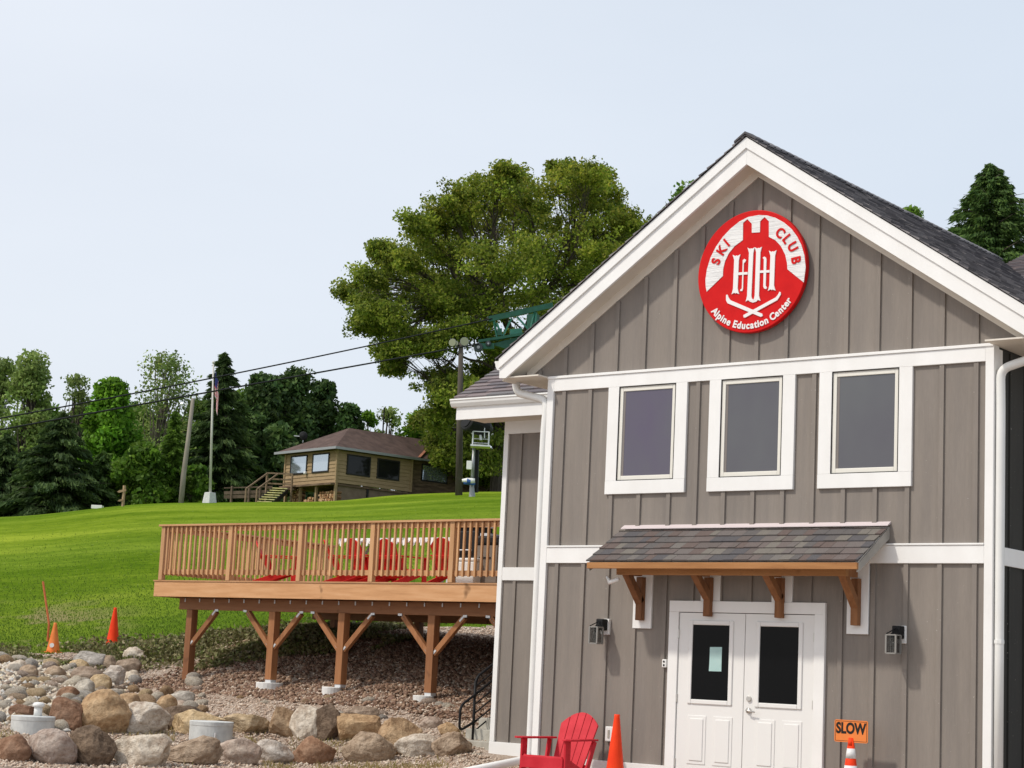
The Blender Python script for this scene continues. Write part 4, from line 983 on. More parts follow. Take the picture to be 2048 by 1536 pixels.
# ------------------------------------------------------------------ foliage helpers
def leafmat(name, cs, trans=.35, rough=.6):
    m = bpy.data.materials.new(name); m.use_nodes = True; N = m.node_tree.nodes; L = m.node_tree.links; b = N['Principled BSDF']
    r = N.new('ShaderNodeNewGeometry'); rp = N.new('ShaderNodeValToRGB'); e = rp.color_ramp.elements
    while len(e) < len(cs): e.new(.5)
    for k, c in enumerate(cs): e[k].position = k/(len(cs)-1); e[k].color = tuple(c)+(1,)
    L.new(r.outputs['Random Per Island'], rp.inputs[0])
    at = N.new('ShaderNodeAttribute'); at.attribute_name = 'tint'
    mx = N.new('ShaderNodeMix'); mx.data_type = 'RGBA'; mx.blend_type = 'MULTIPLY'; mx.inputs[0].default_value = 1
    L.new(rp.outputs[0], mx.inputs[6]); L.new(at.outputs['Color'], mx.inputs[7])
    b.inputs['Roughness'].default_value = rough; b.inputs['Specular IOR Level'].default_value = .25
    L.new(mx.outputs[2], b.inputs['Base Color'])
    tr = N.new('ShaderNodeBsdfTranslucent'); ms = N.new('ShaderNodeMixShader'); ms.inputs[0].default_value = trans
    L.new(mx.outputs[2], tr.inputs[0]); L.new(b.outputs[0], ms.inputs[1]); L.new(tr.outputs[0], ms.inputs[2]); L.new(ms.outputs[0], N['Material Output'].inputs[0])
    return m
def leaves(name, P, size, mat, parent, tint=None, flat=.0, aspect=.62, D=None, kind=None):
    """P (n,3) leaf centres in world space; rhombus leaves, random orientation"""
    n = len(P); P = np.asarray(P, float); sz = np.random.uniform(.6, 1.3, (n, 1))*np.asarray(size).reshape(-1, 1) if np.ndim(size) else np.random.uniform(.6, 1.3, (n, 1))*size
    if D is None: d = np.random.normal(size=(n, 3))
    else: d = np.asarray(D, float)+np.random.normal(size=(n, 3))*.25
    d[:, 2] *= (1-flat); d /= np.linalg.norm(d, axis=1, keepdims=True)+1e-9
    u = np.random.normal(size=(n, 3)); u -= d*(u*d).sum(1, keepdims=True); u /= np.linalg.norm(u, axis=1, keepdims=True)+1e-9
    nrm = np.cross(d, u)
    a = P-d*sz; b = P+u*sz*aspect+nrm*sz*.15; c = P+d*sz; e = P-u*sz*aspect+nrm*sz*.15
    V = np.stack([a, b, c, e], 1).reshape(-1, 3); F = np.arange(n*4).reshape(-1, 4)
    o = fastmesh(name, V, F, 4, mat, kind, parent)
    at = o.data.attributes.new('tint', 'FLOAT_COLOR', 'POINT')
    if tint is None: tint = np.ones((n, 3))
    T = np.concatenate([np.repeat(tint, 4, 0), np.ones((n*4, 1))], 1).astype(np.float32); at.data.foreach_set('color', T.ravel())
    return o
BARK = noisy("grey_brown_bark", (.045, .036, .028), (.10, .082, .065), 6, (1, 1, .2), .95, .6, .05)
BARKL = noisy("pale_bark", (.20, .18, .15), (.32, .30, .26), 5, (1, 1, .25), .95, .4, .05)
def limb(mb, a, b, r0, r1, bend=.12, n=6, sides=6):
    a, b = Vector(a), Vector(b); L_ = (b-a).length; off = Vector((random.gauss(0, 1), random.gauss(0, 1), random.gauss(.3, .6)))*L_*bend
    pts = []; rs = []
    for k in range(n+1):
        t = k/n; p = a.lerp(b, t)+off*(4*t*(1-t))*.5+Vector((random.gauss(0, 1), random.gauss(0, 1), random.gauss(0, 1)))*L_*.012
        pts.append(p); rs.append(r0+(r1-r0)*t)
    mb.tube(pts, rs, sides); return pts
BARKB = noisy("mid_grey_bark", (.11, .095, .075), (.18, .16, .135), 5, (1, 1, .25), .95, .4, .05)
FM = dict(
 spruce=leafmat("dark_spruce_needles", [(.03, .058, .020), (.055, .098, .026), (.09, .14, .036)], .3, .7),
 brightspruce=leafmat("mid_spruce_needles", [(.036, .078, .02), (.066, .125, .026), (.11, .18, .036)], .3, .7),
 pine=leafmat("pine_needles", [(.038, .078, .026), (.066, .12, .034), (.11, .175, .046)], .3, .7),
 bright=leafmat("fresh_green_leaves", [(.08, .19, .015), (.13, .28, .022), (.19, .37, .035)], .5),
 mid=leafmat("mid_green_leaves", [(.06, .125, .016), (.10, .19, .022), (.155, .26, .034)], .45),
 pale=leafmat("pale_loose_leaves", [(.15, .22, .05), (.22, .30, .08), (.30, .38, .12)], .5),
 maple=leafmat("olive_maple_leaves", [(.09, .145, .018), (.16, .23, .026), (.25, .32, .04), (.34, .36, .07)], .55))
def conifer(x, y, z0, H, R_, mat, label, n=7000, group=None, droop=.25, seed=1, name="spruce_tree", bare=.06, lf=.30):
    random.seed(seed); np.random.seed(seed)
    r = emp(name, (x, y, z0), label, "tree", 0, group); mb = MB()
    mb.tube([(x, y, z0-.3), (x+.05, y, z0+H*.5), (x, y, z0+H)], [H*.016, H*.010, .02], 7); 
    R_ *= 1.55; P = []; D = []; T = []; nb = int(H*8); per = max(6, n//nb)
    for k in range(nb):
        t = bare+(1-bare)*(k/nb)**.92; zz = z0+H*t; a = k*2.4+random.gauss(0, .3); L_ = R_*(1-t)**.85*random.uniform(.72, 1.12)+.15
        lift = .30-.75*(1-t)*droop*2; ca, sa = math.cos(a), math.sin(a); tn = .8+.4*random.random()
        if k % 2 == 0: mb.tube([(x, y, zz), (x+ca*L_*.5, y+sa*L_*.5, zz+lift*L_*.4), (x+ca*L_*.95, y+sa*L_*.95, zz+lift*L_*.5)], [.035, .02, .006], 4, caps=False)
        m_ = int(per*(.25+1.5*(1-t)))+3
        for j in range(m_):
            u = random.random()**.7; w_ = (random.random()-.5)*.75*L_*(1-u*.75); px_ = ca*L_*u-sa*w_; py_ = sa*L_*u+ca*w_
            pz = lift*L_*(.6*u) - .22*L_*u*u - random.random()**2*.30*(.5+droop)
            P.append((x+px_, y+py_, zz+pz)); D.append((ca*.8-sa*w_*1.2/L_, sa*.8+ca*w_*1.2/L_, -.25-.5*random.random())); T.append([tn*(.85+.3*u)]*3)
    mb.build("trunk", BARK, r)
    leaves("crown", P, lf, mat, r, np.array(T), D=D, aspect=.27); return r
def broadleaf(x, y, z0, H, W, mat, label, n=8000, clumps=40, group=None, seed=1, name="broadleaf_tree", lf=.22, low=.25, loose=.5, bark=None, shape=1.0, depth=None):
    random.seed(seed); np.random.seed(seed); r = emp(name, (x, y, z0), label, "tree", 0, group); mb = MB(); bark = bark or BARK
    tr = H*.014+.05; top = Vector((x, y, z0+H*.62)); mb.tube([(x, y, z0-.3), (x+random.gauss(0, .15), y, z0+H*.3), top, (x, y, z0+H*.93)], [tr, tr*.75, tr*.45, .02], 7)
    P = []; T = []; depth = depth or W
    for k in range(clumps):
        t = random.random(); h = low+(1-low)*t
        prof_ = math.sin(math.pi*min(1, (.12+.88*t))**shape)**.6 if t < .97 else .3
        a = random.random()*6.28; rr_ = (random.random()**.45)*W*.5*prof_*.86; cxx, cyy, czz = x+math.cos(a)*rr_, y+math.sin(a)*rr_*depth/W, z0+H*min(h, .955)
        cr = W*random.uniform(.11, .19)*(1+.3*(1-loose))
        limb(mb, (x, y, z0+H*max(.12, h*.72-.1)), (cxx, cyy, czz), tr*.32, .012, .1, 4, 4)
        m_ = int(n/clumps*random.uniform(.6, 1.4)); q = np.random.normal(size=(m_, 3)); q /= np.linalg.norm(q, axis=1, keepdims=True); q *= np.random.uniform(.1, 1, (m_, 1))**(.42)
        q[:, 2] *= .75; P.append(q*cr*1.25+np.array([cxx, cyy, czz])); tn = random.uniform(.55, 1.5); T.append(np.full((m_, 3), tn)*np.array([1+.2*(random.random()-.5), 1, 1]))
    mb.build("trunk", bark, r)
    leaves("crown", np.concatenate(P), lf, mat, r, np.concatenate(T)); return r
def spot(px_, s): p = ats(px_, 1000, s); return p.x, p.y
def hpx(px_, ytop, s): return ats(px_, ytop, s).z
GT = "trees along the far edge of the hill"
def T(kind, cx, hw, ytop, s, mat, label, seed, **k):
    x, y = spot(cx, s); z0 = gz(x, y)-.2; H = hpx(cx, ytop, s)-z0; W = 2*hw/(FPX/s)
    if kind == 'c': return conifer(x, y, z0, H, W/2*1.08, FM[mat], label, seed=seed, group=GT, **k)
    return broadleaf(x, y, z0, H, W, FM[mat], label, seed=seed, group=GT, **k)
T('b', 40, 64, 700, 150, 'pale', "tall loose pale green tree at the far left edge", 1, n=16000, clumps=110, low=.05, lf=.17, name="poplar_tree", shape=.6)
T('b', -22, 60, 715, 156, 'pale', "pale green tree cut by the photo's left edge", 2, n=10000, clumps=80, low=.05, lf=.18, name="poplar_tree", shape=.6)
T('b', 132, 50, 742, 162, 'pale', "thin pale tree between the tall left tree and the round bright one", 3, n=5200, clumps=60, low=.15, lf=.15, name="poplar_tree", bark=BARK)
T('b', 210, 56, 763, 142, 'bright', "round bright green tree left of the leaning pole", 4, n=19000, clumps=110, low=.03, lf=.21, loose=.1, name="maple_tree", shape=.9)
T('b', 308, 84, 706, 150, 'pale', "sparse thinly leaved tree with visible branches", 5, n=5200, clumps=70, low=.38, lf=.14, name="ash_tree", bark=BARKB, shape=.8)
T('b', 270, 60, 828, 156, 'mid', "low mid green tree behind the sparse tree", 6, n=11000, clumps=60, low=.02, lf=.24, loose=.1)
T('b', 352, 50, 835, 158, 'mid', "low mid green tree behind the leaning pole", 7, n=9000, clumps=50, low=.02, lf=.24, loose=.1)
T('c', 112, 108, 826, 128, 'spruce', "broad dark spruce in front at the left of the hill", 8, n=26000, lf=.34, bare=.01)
T('c', 2, 78, 868, 132, 'spruce', "dark spruce at the left edge beside the broad one", 9, n=16000, lf=.34, bare=.01)
T('c', 200, 56, 905, 130, 'brightspruce', "short green spruce right of the broad one", 10, n=12000, lf=.34, bare=.01)
T('c', 428, 76, 706, 134, 'spruce', "tall dark spruce directly behind the flagpole", 11, n=26000, lf=.34, bare=.01)
T('c', 338, 30, 820, 131, 'mid', "slender green cedar left of the leaning pole", 12, n=9000, lf=.26, bare=.01, name="cedar_tree")
T('b', 280, 60, 900, 130, 'mid', "low green bush behind the trail signpost", 13, n=9000, clumps=60, low=0, lf=.2, loose=.3)
T('c', 470, 50, 800, 138, 'brightspruce', "mid green spruce right of the flagpole", 14, n=12000, lf=.32, bare=.01)
for i, (cx, hw, yt) in enumerate(((515, 56, 748), (572, 64, 738), (632, 50, 762))):
    T('b', cx, hw, yt, 148+i*3, 'pine', ["leftmost pine of the three left of the cabin roof", "tallest pine of the three above the cabin stairs", "rightmost pine of the three behind the cabin roof"][i], 20+i, n=15000, clumps=150, low=.05, lf=.22, loose=.9, name="pine_tree", shape=.75)
T('b', 385, 36, 930, 131, 'mid', "low green bush at the leaning pole's foot", 29, n=5000, clumps=36, low=0, lf=.2, loose=.3)
T('b', 545, 60, 860, 140, 'pine', "low dark pine filling in behind the cabin stairs", 24, n=9000, clumps=60, low=.02, lf=.28, loose=.1, name="pine_tree")
T('b', 690, 36, 806, 152, 'pine', "small dark pine rising above the cabin's hip roof", 25, n=6500, clumps=45, low=.1, lf=.23, name="pine_tree")
T('b', 728, 30, 822, 158, 'bright', "small bright green tree above the cabin ridge", 26, n=5000, clumps=36, low=.1, lf=.22, name="maple_tree")
T('b', 770, 34, 812, 162, 'pale', "wispy pale tree beside the cabin's antenna", 27, n=2200, clumps=34, low=.3, lf=.15, name="ash_tree")
T('b', 832, 50, 828, 156, 'bright', "bright green tree behind the cabin chimney", 28, n=10000, clumps=60, low=.1, lf=.22, name="maple_tree")
for i, (cx, hw, yt) in enumerate(((70, 70, 806), (165, 70, 812), (255, 70, 812), (392, 60, 800), (478, 60, 782), (600, 70, 800))):
    T('b', cx, hw, yt, 166+i, 'mid', "shadowy green tree low in the back row of the woods", 40+i, n=11000, clumps=90, low=0, lf=.22, loose=.5)
# right side trees beyond the lodge
x, y = spot(1978, 62); z0 = gz(x, y); conifer(x, y, z0, hpx(1978, 328, 62)-z0, 4.7, FM['brightspruce'], "tall dark spruce rising behind the lodge roof at the right", n=60000, seed=31, lf=.11, bare=.66, droop=.35)
x, y = spot(1372, 70); z0 = gz(x, y); broadleaf(x, y, z0, hpx(1372, 362, 70)-z0, 3.4, FM['mid'], "green tree peeking over the left slope of the gable", n=9000, clumps=70, seed=32, lf=.12, low=.3)
x, y = spot(1802, 75); z0 = gz(x, y); broadleaf(x, y, z0, hpx(1802, 404, 75)-z0, 2.4, FM['mid'], "treetop barely showing above the lodge ridge", n=7000, clumps=60, seed=33, lf=.13, low=.4)

# ------------------------------------------------------------------ the big maple
random.seed(77); np.random.seed(77); SM = 124.0
mx_, my_ = spot(1000, SM); mz = gz(mx_, my_)-.3
mt = emp("big_maple_tree", (mx_, my_, mz), "huge spreading olive green maple behind the lodge's left eave", "tree")
EL = [(1040,390,58,42),(960,385,48,36),(1010,350,30,18),(1140,365,46,30),(1120,335,22,14),(1200,390,42,34),(1185,350,24,14),(1250,430,26,22),(890,430,48,32),(838,446,28,20),(980,450,80,46),(1090,450,80,50),(1180,470,70,46),(790,510,42,30),(760,500,16,14),
 (870,500,66,40),(748,560,38,30),(830,570,70,36),(920,540,80,42),(1020,530,80,46),(1130,540,80,48),(1220,500,48,42),(712,590,26,16),(770,620,56,24),(735,650,26,14),(880,610,70,34),(980,610,70,36),(1080,600,70,38),(1180,600,60,46),
 (800,670,52,22),(775,708,26,18),(850,690,52,18),(792,735,18,12),(930,665,56,24),(1010,690,48,26),(1270,480,38,22),(1305,455,24,16),(1240,560,60,50),
 (880,760,36,24),(900,800,46,26),(868,836,34,22),(930,765,40,34),(980,745,40,38),(905,875,42,26),(955,830,48,44),(970,900,48,40),(1000,800,40,48),(882,912,20,14),(985,955,32,28),(940,935,34,22),(1020,870,40,60)]
mb = MB(); base = Vector((mx_, my_, mz)); fork = ats(1003, 745, SM); 
mb.tube([base, ats(1001, 930, SM), ats(1004, 840, SM), fork], [.75, .62, .55, .5], 10)
hubs = [ats(*p, SM+random.uniform(-2, 2)) for p in ((930, 610), (1000, 590), (1080, 590), (1160, 600))]
for h_ in hubs: limb(mb, fork-Vector((0, 0, .6)), h_, .34, .18, .12, 7, 8)
P = []; TT = []; k_ = FPX/SM
for (cx, cy, rx, ry) in EL:
    e = abs(cx-1000)/300; dep = 9*math.sqrt(max(.05, 1-min(.96, e*e*.9)))
    for layer in range(3 if rx > 40 else 2):
        off = random.uniform(-dep, dep); c = ats(cx+random.gauss(0, rx*.25), cy+random.gauss(0, ry*.2), SM+off)
        hb = min(hubs+[fork, ats(960, 820, SM)], key=lambda h: (h-c).length)
        ps = limb(mb, hb, c, .11, .03, .16, 7, 5)
        nt_ = 15
        for j in range(nt_):
            gg = lambda m_: max(-1.35, min(1.35, random.gauss(0, 1)))*m_
            cc_ = c + (RT0*gg(rx*.62)+Vector((0, 0, 1))*gg(ry*.55))/k_ + FH*gg(rx*.55)/k_
            limb(mb, ps[random.randint(3, 6)], cc_, .03, .010, .12, 3, 3)
            m_ = int(125*random.uniform(.3, 1.6)); rr_ = (rx*.22+17)/k_*random.uniform(.7, 1.3)
            q = np.random.normal(size=(m_, 3)); q /= np.linalg.norm(q, axis=1, keepdims=True); q *= np.random.uniform(.05, 1, (m_, 1))**.75; q[:, 2] *= .62
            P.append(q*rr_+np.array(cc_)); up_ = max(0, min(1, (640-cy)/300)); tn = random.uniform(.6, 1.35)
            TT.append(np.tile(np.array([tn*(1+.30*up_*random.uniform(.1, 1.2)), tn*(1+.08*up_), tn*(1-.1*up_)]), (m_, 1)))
mb.build("trunk", BARK, mt)
leaves("crown", np.concatenate(P), .118, FM['maple'], mt, np.concatenate(TT), flat=.2)

# ------------------------------------------------------------------ the cabin on the hill
SC = 118.0; K = ats(672, 893, SC)          # near eave corner
ang1, ang2 = math.radians(131), math.radians(41)
def loc2(a): return RT0*math.cos(a)+FH*math.sin(a)
e1, e2 = loc2(ang1), loc2(ang2); EZ = K.z; K0 = Vector((K.x, K.y, 0))
def H_(a, b, z): return K0+e1*a+e2*b+Vector((0, 0, z))
hz = gz(K.x, K.y)
cab = emp("hill_cabin", (K.x, K.y, hz), "brown roofed cabin with tan clapboard walls on top of the hill", "cabin")
L1, L2 = 6.9, 6.6; ov = .55; FLZ = EZ-2.22
CLAP = M("tan_clapboard", (.30, .215, .12), .8, .2); TC = CLAP.node_tree
def clap(m, a, b):
    N, L, B = nodes(m); tc = N.new('ShaderNodeTexCoord'); sp = N.new('ShaderNodeSeparateXYZ'); L.new(tc.outputs['Object'], sp.inputs[0])
    t = tex(m, 2, (1, 1, 3), 4); setc(m, ramp(m, t.outputs['Fac'], [(.3, a), (.7, b)]))
clap(CLAP, (.27, .19, .105), (.35, .25, .145))
LOGM = noisy("dark_log_wall", (.085, .055, .035), (.20, .135, .085), 1.2, (1, 1, 5), .9, .4)
RBR = noisy("brown_roof_shingle", (.072, .046, .039), (.12, .078, .066), 1.6, (1, 1, 1), .95, .3); RBR2 = noisy("rust_roof_edge", (.30, .12, .07), (.38, .17, .10), 3, (1, 1, 1), .9, 0)
def clapwall(a0, b0, a1, b1, z0, z1, name, mat, step=.24):
    """overlapping boards between two plan points"""
    mb = MB(); p, q = H_(a0, b0, 0), H_(a1, b1, 0); d = (q-p).normalized(); nrm = Vector((d.y, -d.x, 0))
    if nrm.dot(Vector((CAM.x-p.x, CAM.y-p.y, 0))) < 0: nrm = -nrm
    z = z0
    while z < z1-.02:
        h = min(step, z1-z); mb.add([p+nrm*.045+Vector((0,0,z)), q+nrm*.045+Vector((0,0,z)), q+nrm*.005+Vector((0,0,z+h)), p+nrm*.005+Vector((0,0,z+h)), p+Vector((0,0,z)), q+Vector((0,0,z))], [(0,1,2,3),(4,5,1,0)]); z += step
    mb.add([p-nrm*.1+Vector((0,0,z0)), q-nrm*.1+Vector((0,0,z0)), q-nrm*.1+Vector((0,0,z1)), p-nrm*.1+Vector((0,0,z1))], [(0,1,2,3)])
    return mb.build(name, mat, cab)
clapwall(ov, ov, L1-ov, ov, FLZ, EZ-.12, "lit_wall", CLAP); clapwall(ov, ov, ov, L2+.1, FLZ, EZ-.12, "shaded_wall", CLAP)
clapwall(L1-ov, ov, L1-ov, L2, FLZ, EZ-.12, "rear_wall", CLAP)
for a, b in ((ov, ov), (L1-ov, ov), (ov, L2+.05)): MB().bar(H_(a-.02, b-.02, FLZ-.02), H_(a-.02, b-.02, EZ-.1), .13, .13, side=tuple(e1)).build("corner_board", CLAP, cab)
MB().obox(H_(L1/2, L2/2, FLZ-.1), e1*(L1/2-ov), e2*(L2/2-ov+.4), (0, 0, .06)).build("floor", LOGM, cab)
# roofs
def ia(px_):   # distance along the lit wall under a photo column
    best = min((abs(0+((H_(a, ov, EZ)-CAM).dot(RT)/(H_(a, ov, EZ)-CAM).dot(FW)*FPX+1024-px_)), a) for a in np.arange(ov, L1, .05)); return best[1]
def ib(px_, a=ov):
    best = min((abs(((H_(a, b, EZ)-CAM).dot(RT)/(H_(a, b, EZ)-CAM).dot(FW)*FPX+1024-px_)), b) for b in np.arange(0, 18, .05)); return best[1]
ins = 3.45; RZ = EZ+1.85; mb = MB()
bh = ib(779, L1/2); bz = w_end = L2+.3
pts = [H_(0, 0, EZ), H_(L1, 0, EZ), H_(L1, bz, EZ), H_(0, bz, EZ), H_(L1/2, ins, RZ), H_(L1/2, bh, RZ)]
mb.add(pts, [(0, 1, 4), (1, 2, 5, 4), (0, 4, 5, 3), (3, 5, 2)])
mb.add([H_(0, 0, EZ-.09), H_(L1, 0, EZ-.09), H_(L1, bz, EZ-.09), H_(0, bz, EZ-.09)], [(0, 1, 2, 3)])
rf = mb.build("hip_roof", RBR, cab)
MB().obox(H_(0-.02, L2/2+.15, EZ-.05), e1*.03, e2*(L2/2+.2), (0, 0, .08)).build("gutter", GREYM, rf); MB().obox(H_(L1/2, -.02, EZ-.05), e1*(L1/2+.02), e2*.03, (0, 0, .08)).build("gutter", GREYM, rf)
# log wing
w0 = L2+.3; mb = MB(); sb = 1.3; wz = EZ+.12
for dz_ in (0, -.06): mb.add([H_(sb-.45, bh+.2, wz+dz_), H_(sb-.45, w0+10.5, wz+dz_), H_(L1/2, w0+10.5, RZ+dz_-.01), H_(L1/2, bh-.2, RZ+dz_-.01)], [(0, 1, 2, 3)])
wr = mb.build("wing_roof", RBR, cab); MB().bar(H_(sb-.35, ib(838, sb-.35), wz+.09), H_(L1/2-.1, ib(866, L1/2), RZ+.03), .20, .05).build("valley_edge", RBR2, wr)
MB().bar(H_(sb-.47, w0-.1, wz-.04), H_(sb-.47, w0+10.5, wz-.04), .06, .13).build("gutter", GREYM, wr)
clapwall(sb, w0-.4, sb, w0+10.2, FLZ-.6, wz, "log_wall", LOGM, .28)
MB().obox(H_(sb+2.6, w0+4.4, RZ+.1), e1*.45, e2*.5, (0, 0, .55)).build("chimney", noisy("red_brown_brick", (.20, .10, .07), (.28, .15, .11), 8, (1, 1, 1), .9, .2), cab)
MB().obox(H_(sb+2.6, w0+4.4, RZ+.70), e1*.55, e2*.6, (0, 0, .05)).build("chimney_cap", CONCB, cab)
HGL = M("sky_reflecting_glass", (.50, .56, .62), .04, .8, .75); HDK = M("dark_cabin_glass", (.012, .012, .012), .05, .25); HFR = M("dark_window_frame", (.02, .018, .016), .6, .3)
def hwin(a0, b0, a1, b1, z0, z1, g, back=0):
    p, q = H_(a0, b0, 0), H_(a1, b1, 0); d = (q-p).normalized(); nrm = Vector((d.y, -d.x, 0))
    if nrm.dot(Vector((CAM.x-p.x, CAM.y-p.y, 0))) < 0: nrm = -nrm
    c = (p+q)/2; hw_ = (q-p).length/2; zc = Vector((0, 0, (z0+z1)/2)); hz_ = (z1-z0)/2; f_ = .09
    mb = MB()
    for s_ in (-1, 1): mb.obox(c+zc+nrm*.05+d*(s_*(hw_-f_/2)), d*(f_/2), nrm*.035, (0, 0, hz_)); mb.obox(c+zc+nrm*.05+Vector((0, 0, s_*(hz_-f_/2))), d*(hw_-f_), nrm*.034, (0, 0, f_/2))
    w_ = mb.build("window", HFR, cab)
    MB().obox(c+zc+nrm*.055, d*(hw_-f_), nrm*.006, (0, 0, hz_-f_)).build("pane", g, w_)
for x0, x1 in ((584, 617), (628, 661)): hwin(ia(x1), ov, ia(x0), ov, EZ-1.50, EZ-.25, HGL)
for x0, x1 in ((694, 741), (755, 800)): hwin(ov, ib(x0), ov, ib(x1), EZ-1.62, EZ-.30, HDK)
hwin(sb, ib(843, sb), sb, ib(895, sb), EZ-1.30, EZ-.14, HGL)
# posts, foundation and firewood under the cabin
for px_ in (576, 606, 638, 686):
    a = ia(px_); p = H_(a, ov+.02, 0); MB().bar((p.x, p.y, hz-.5), (p.x, p.y, FLZ-.02), .16, .16, side=tuple(e1)).build("stilt_post", CLAP, cab)
MB().obox(H_(ov+.25, ov+3.3, (hz+FLZ)/2-.7), e1*.10, e2*3.0, (0, 0, (FLZ-hz)/2+.6)).build("foundation_wall", noisy("brown_foundation", (.16, .115, .08), (.21, .155, .11), 2, (1, 1, 1), .9, .1), cab)
MB().obox(H_(3.6, 3.2, (hz+FLZ)/2-.3), e1*3.0, e2*.06, (0, 0, (FLZ-hz)/2+.3)).build("crawlspace_wall", HFR, cab)
sd_ = emp("satellite_dish", H_(L1-1.2, 1.4, EZ+.7), "small black satellite dish on the cabin roof's left slope", "satellite dish")
pd = H_(L1-1.3, 1.3, EZ+.75); MB().tube([pd, pd+Vector((0, 0, .35))], .04, 6).build("mast", GREYM, sd_); MB().tube([pd+Vector((0, 0, .45)), pd+Vector((0, 0, .45))-FH*.08, pd+Vector((0, 0, .45))-FH*.14], [.30, .26, .05], 14).build("dish", BLACK, sd_)
MB().bar(pd+Vector((0, 0, .40)), pd+Vector((0, 0, .42))-e2*.2-RT0*.45, .06, .06).build("feed_arm", STEEL, sd_)
an = H_(L1/2+.3, ib(768, L1/2), RZ-.4); o = MB().tube([an, an+Vector((0, 0, 2.2))], .05, 6).build("antenna_pole", HFR); origin_to(o, an); tag(o, "thin dark antenna pole standing on the cabin's roof ridge", "antenna")
fp = H_(ia(617), ov-.12, FLZ+.75); o = MB().tube([fp, fp-e2*.12, fp-e2*.16], [.12, .10, .03], 10).build("wall_vent", STEEL); origin_to(o, fp); tag(o, "round pale vent on the cabin's lit clapboard wall", "vent")
# firewood
FW_ = shingle_mat("cut_log_ends", [(.42, .24, .12), (.50, .32, .18), (.30, .16, .08), (.56, .38, .23), (.24, .13, .07)])
def woodpile(px0, px1, ztop, label, seed, slope=0):
    random.seed(seed); a0, a1 = ia(px1), ia(px0); mb = MB(); z = hz-.15; row = 0
    while z < ztop:
        a = a0+.1+(row % 2)*.09
        while a < a1-.08:
            if z < ztop-slope*abs(a-a0)*.5+random.uniform(-.1, .05):
                p = H_(a+random.gauss(0, .01), ov+.06, z+random.gauss(0, .012)); rr_ = random.uniform(.065, .10); mb.tube([p-e2*random.uniform(.0, .06), p+e2*.5], rr_, random.choice((5, 6, 7)))
            a += .175
        z += .155; row += 1
    o = mb.build("firewood_stack", FW_); origin_to(o, H_(a0, ov, hz)); tag(o, label, "firewood", "firewood stacks under the cabin")
woodpile(641, 684, FLZ-.45, "tall stack of cut firewood under the cabin's near corner", 1, 0)
woodpile(609, 632, FLZ-.75, "low heap of firewood between the cabin's two middle stilts", 2, .5)
woodpile(584, 604, FLZ-.2, "firewood stack beside the cabin's leftmost stilt", 3, 0)
STW = noisy('weathered_brown_rail', (.16, .11, .07), (.24, .17, .11), 4, (1, 1, 1), .9, .1)
# cabin stairs and landing
cs = emp("cabin_stairs", ats(540, 1003, SC+2), "yellow edged wooden stairs climbing to the cabin's left side", "stairs")
YEL = noisy("yellow_tread_paint", (.55, .50, .20), (.66, .62, .32), 4, (1, 1, 1), .7, 0)
sA, sB = ats(523, 1008, SC+1.2), ats(560, 977, SC+3.4); nst = 8
for k in range(nst):
    c = sA.lerp(sB, k/(nst-1)); MB().obox(c, RT0*.50, FH*.14, (0, 0, .03)).build("tread", YEL, cs)
for s_ in (-.54, .54): MB().bar(sA+RT0*s_-Vector((0, 0, .15)), sB+RT0*s_-Vector((0, 0, .12)), .05, .26).build("stringer", HFR, cs)
for s_ in (-1.0, .0):
    a, b = sA+RT0*(s_*.7-.35), sB+RT0*(s_*.7-.2); MB().bar(a-Vector((0, 0, .3)), a+Vector((0, 0, .95)), .09, .09).build("newel_post", STW, cs)
    MB().bar(a+Vector((0, 0, .93)), b+Vector((0, 0, .95)), .07, .09).build("hand_rail", STW, cs)
for dx in (-.9, .75): MB().bar(sB+RT0*dx-Vector((0, 0, 1.4)), sB+RT0*dx+Vector((0, 0, 1.0)), .10, .10).build("newel_post", STW, cs)
for dz_ in (.98, .6, .3): MB().bar(sB+RT0*-.9+Vector((0, 0, dz_)), sB+RT0*.75+Vector((0, 0, dz_)), .06, .10).build("landing_rail", STW, cs)
MB().obox(sB+FH*.6+Vector((0, 0, 0)), RT0*.9, FH*.6, (0, 0, .05)).build("landing", LOGM, cs)
fe = emp("rail_fence", ats(500, 1003, SC+6), "dark low rail fence left of the cabin stairs", "fence")
FB = noisy("old_fence_board", (.10, .07, .05), (.16, .115, .085), 3, (1, 1, 1), .9, .2)
for px_ in (462, 497, 519): p = ats(px_, 1004, SC+6); MB().bar((p.x, p.y, gz(p.x, p.y)-.2), (p.x, p.y, ats(px_, 972, SC+6).z), .12, .12).build("fence_post", FB, fe)
for yy, mm_ in ((975, FB), (985, FB), (993, FB)): MB().bar(ats(448, yy+1, SC+6), ats(545, yy-2, SC+6), .06, .08 if yy == 975 else .22).build("fence_rail", mm_, fe)

# ------------------------------------------------------------------ poles, flag, signpost
sF = 112.0; b0 = ats(419, 1003, sF); bz = gz(b0.x, b0.y)
fp_ = emp("flagpole", (b0.x, b0.y, bz), "white flagpole with a limp flag on a tapered concrete block", "flagpole")
kF = FPX/sF; top_ = ats(427, 728, sF); mb = MB(); r0, r1 = 11.5/kF, 8/kF; zb0 = bz-.3; zb1 = ats(419, 985, sF).z
vs = [(b0.x+(-1 if i in (0, 3) else 1)*r, b0.y+(-1 if i < 2 else 1)*r, z) for r, z in ((r0, zb0), (r1, zb1)) for i in range(4)]
mb.add(vs, [(0,3,2,1),(4,5,6,7),(0,1,5,4),(1,2,6,5),(2,3,7,6),(3,0,4,7)]); mb.build("concrete_base", CONC, fp_, bevel=.03)
POLEW = noisy("white_grey_pole_paint", (.50, .48, .44), (.60, .58, .54), 2, (1, 1, .2), .5, 0)
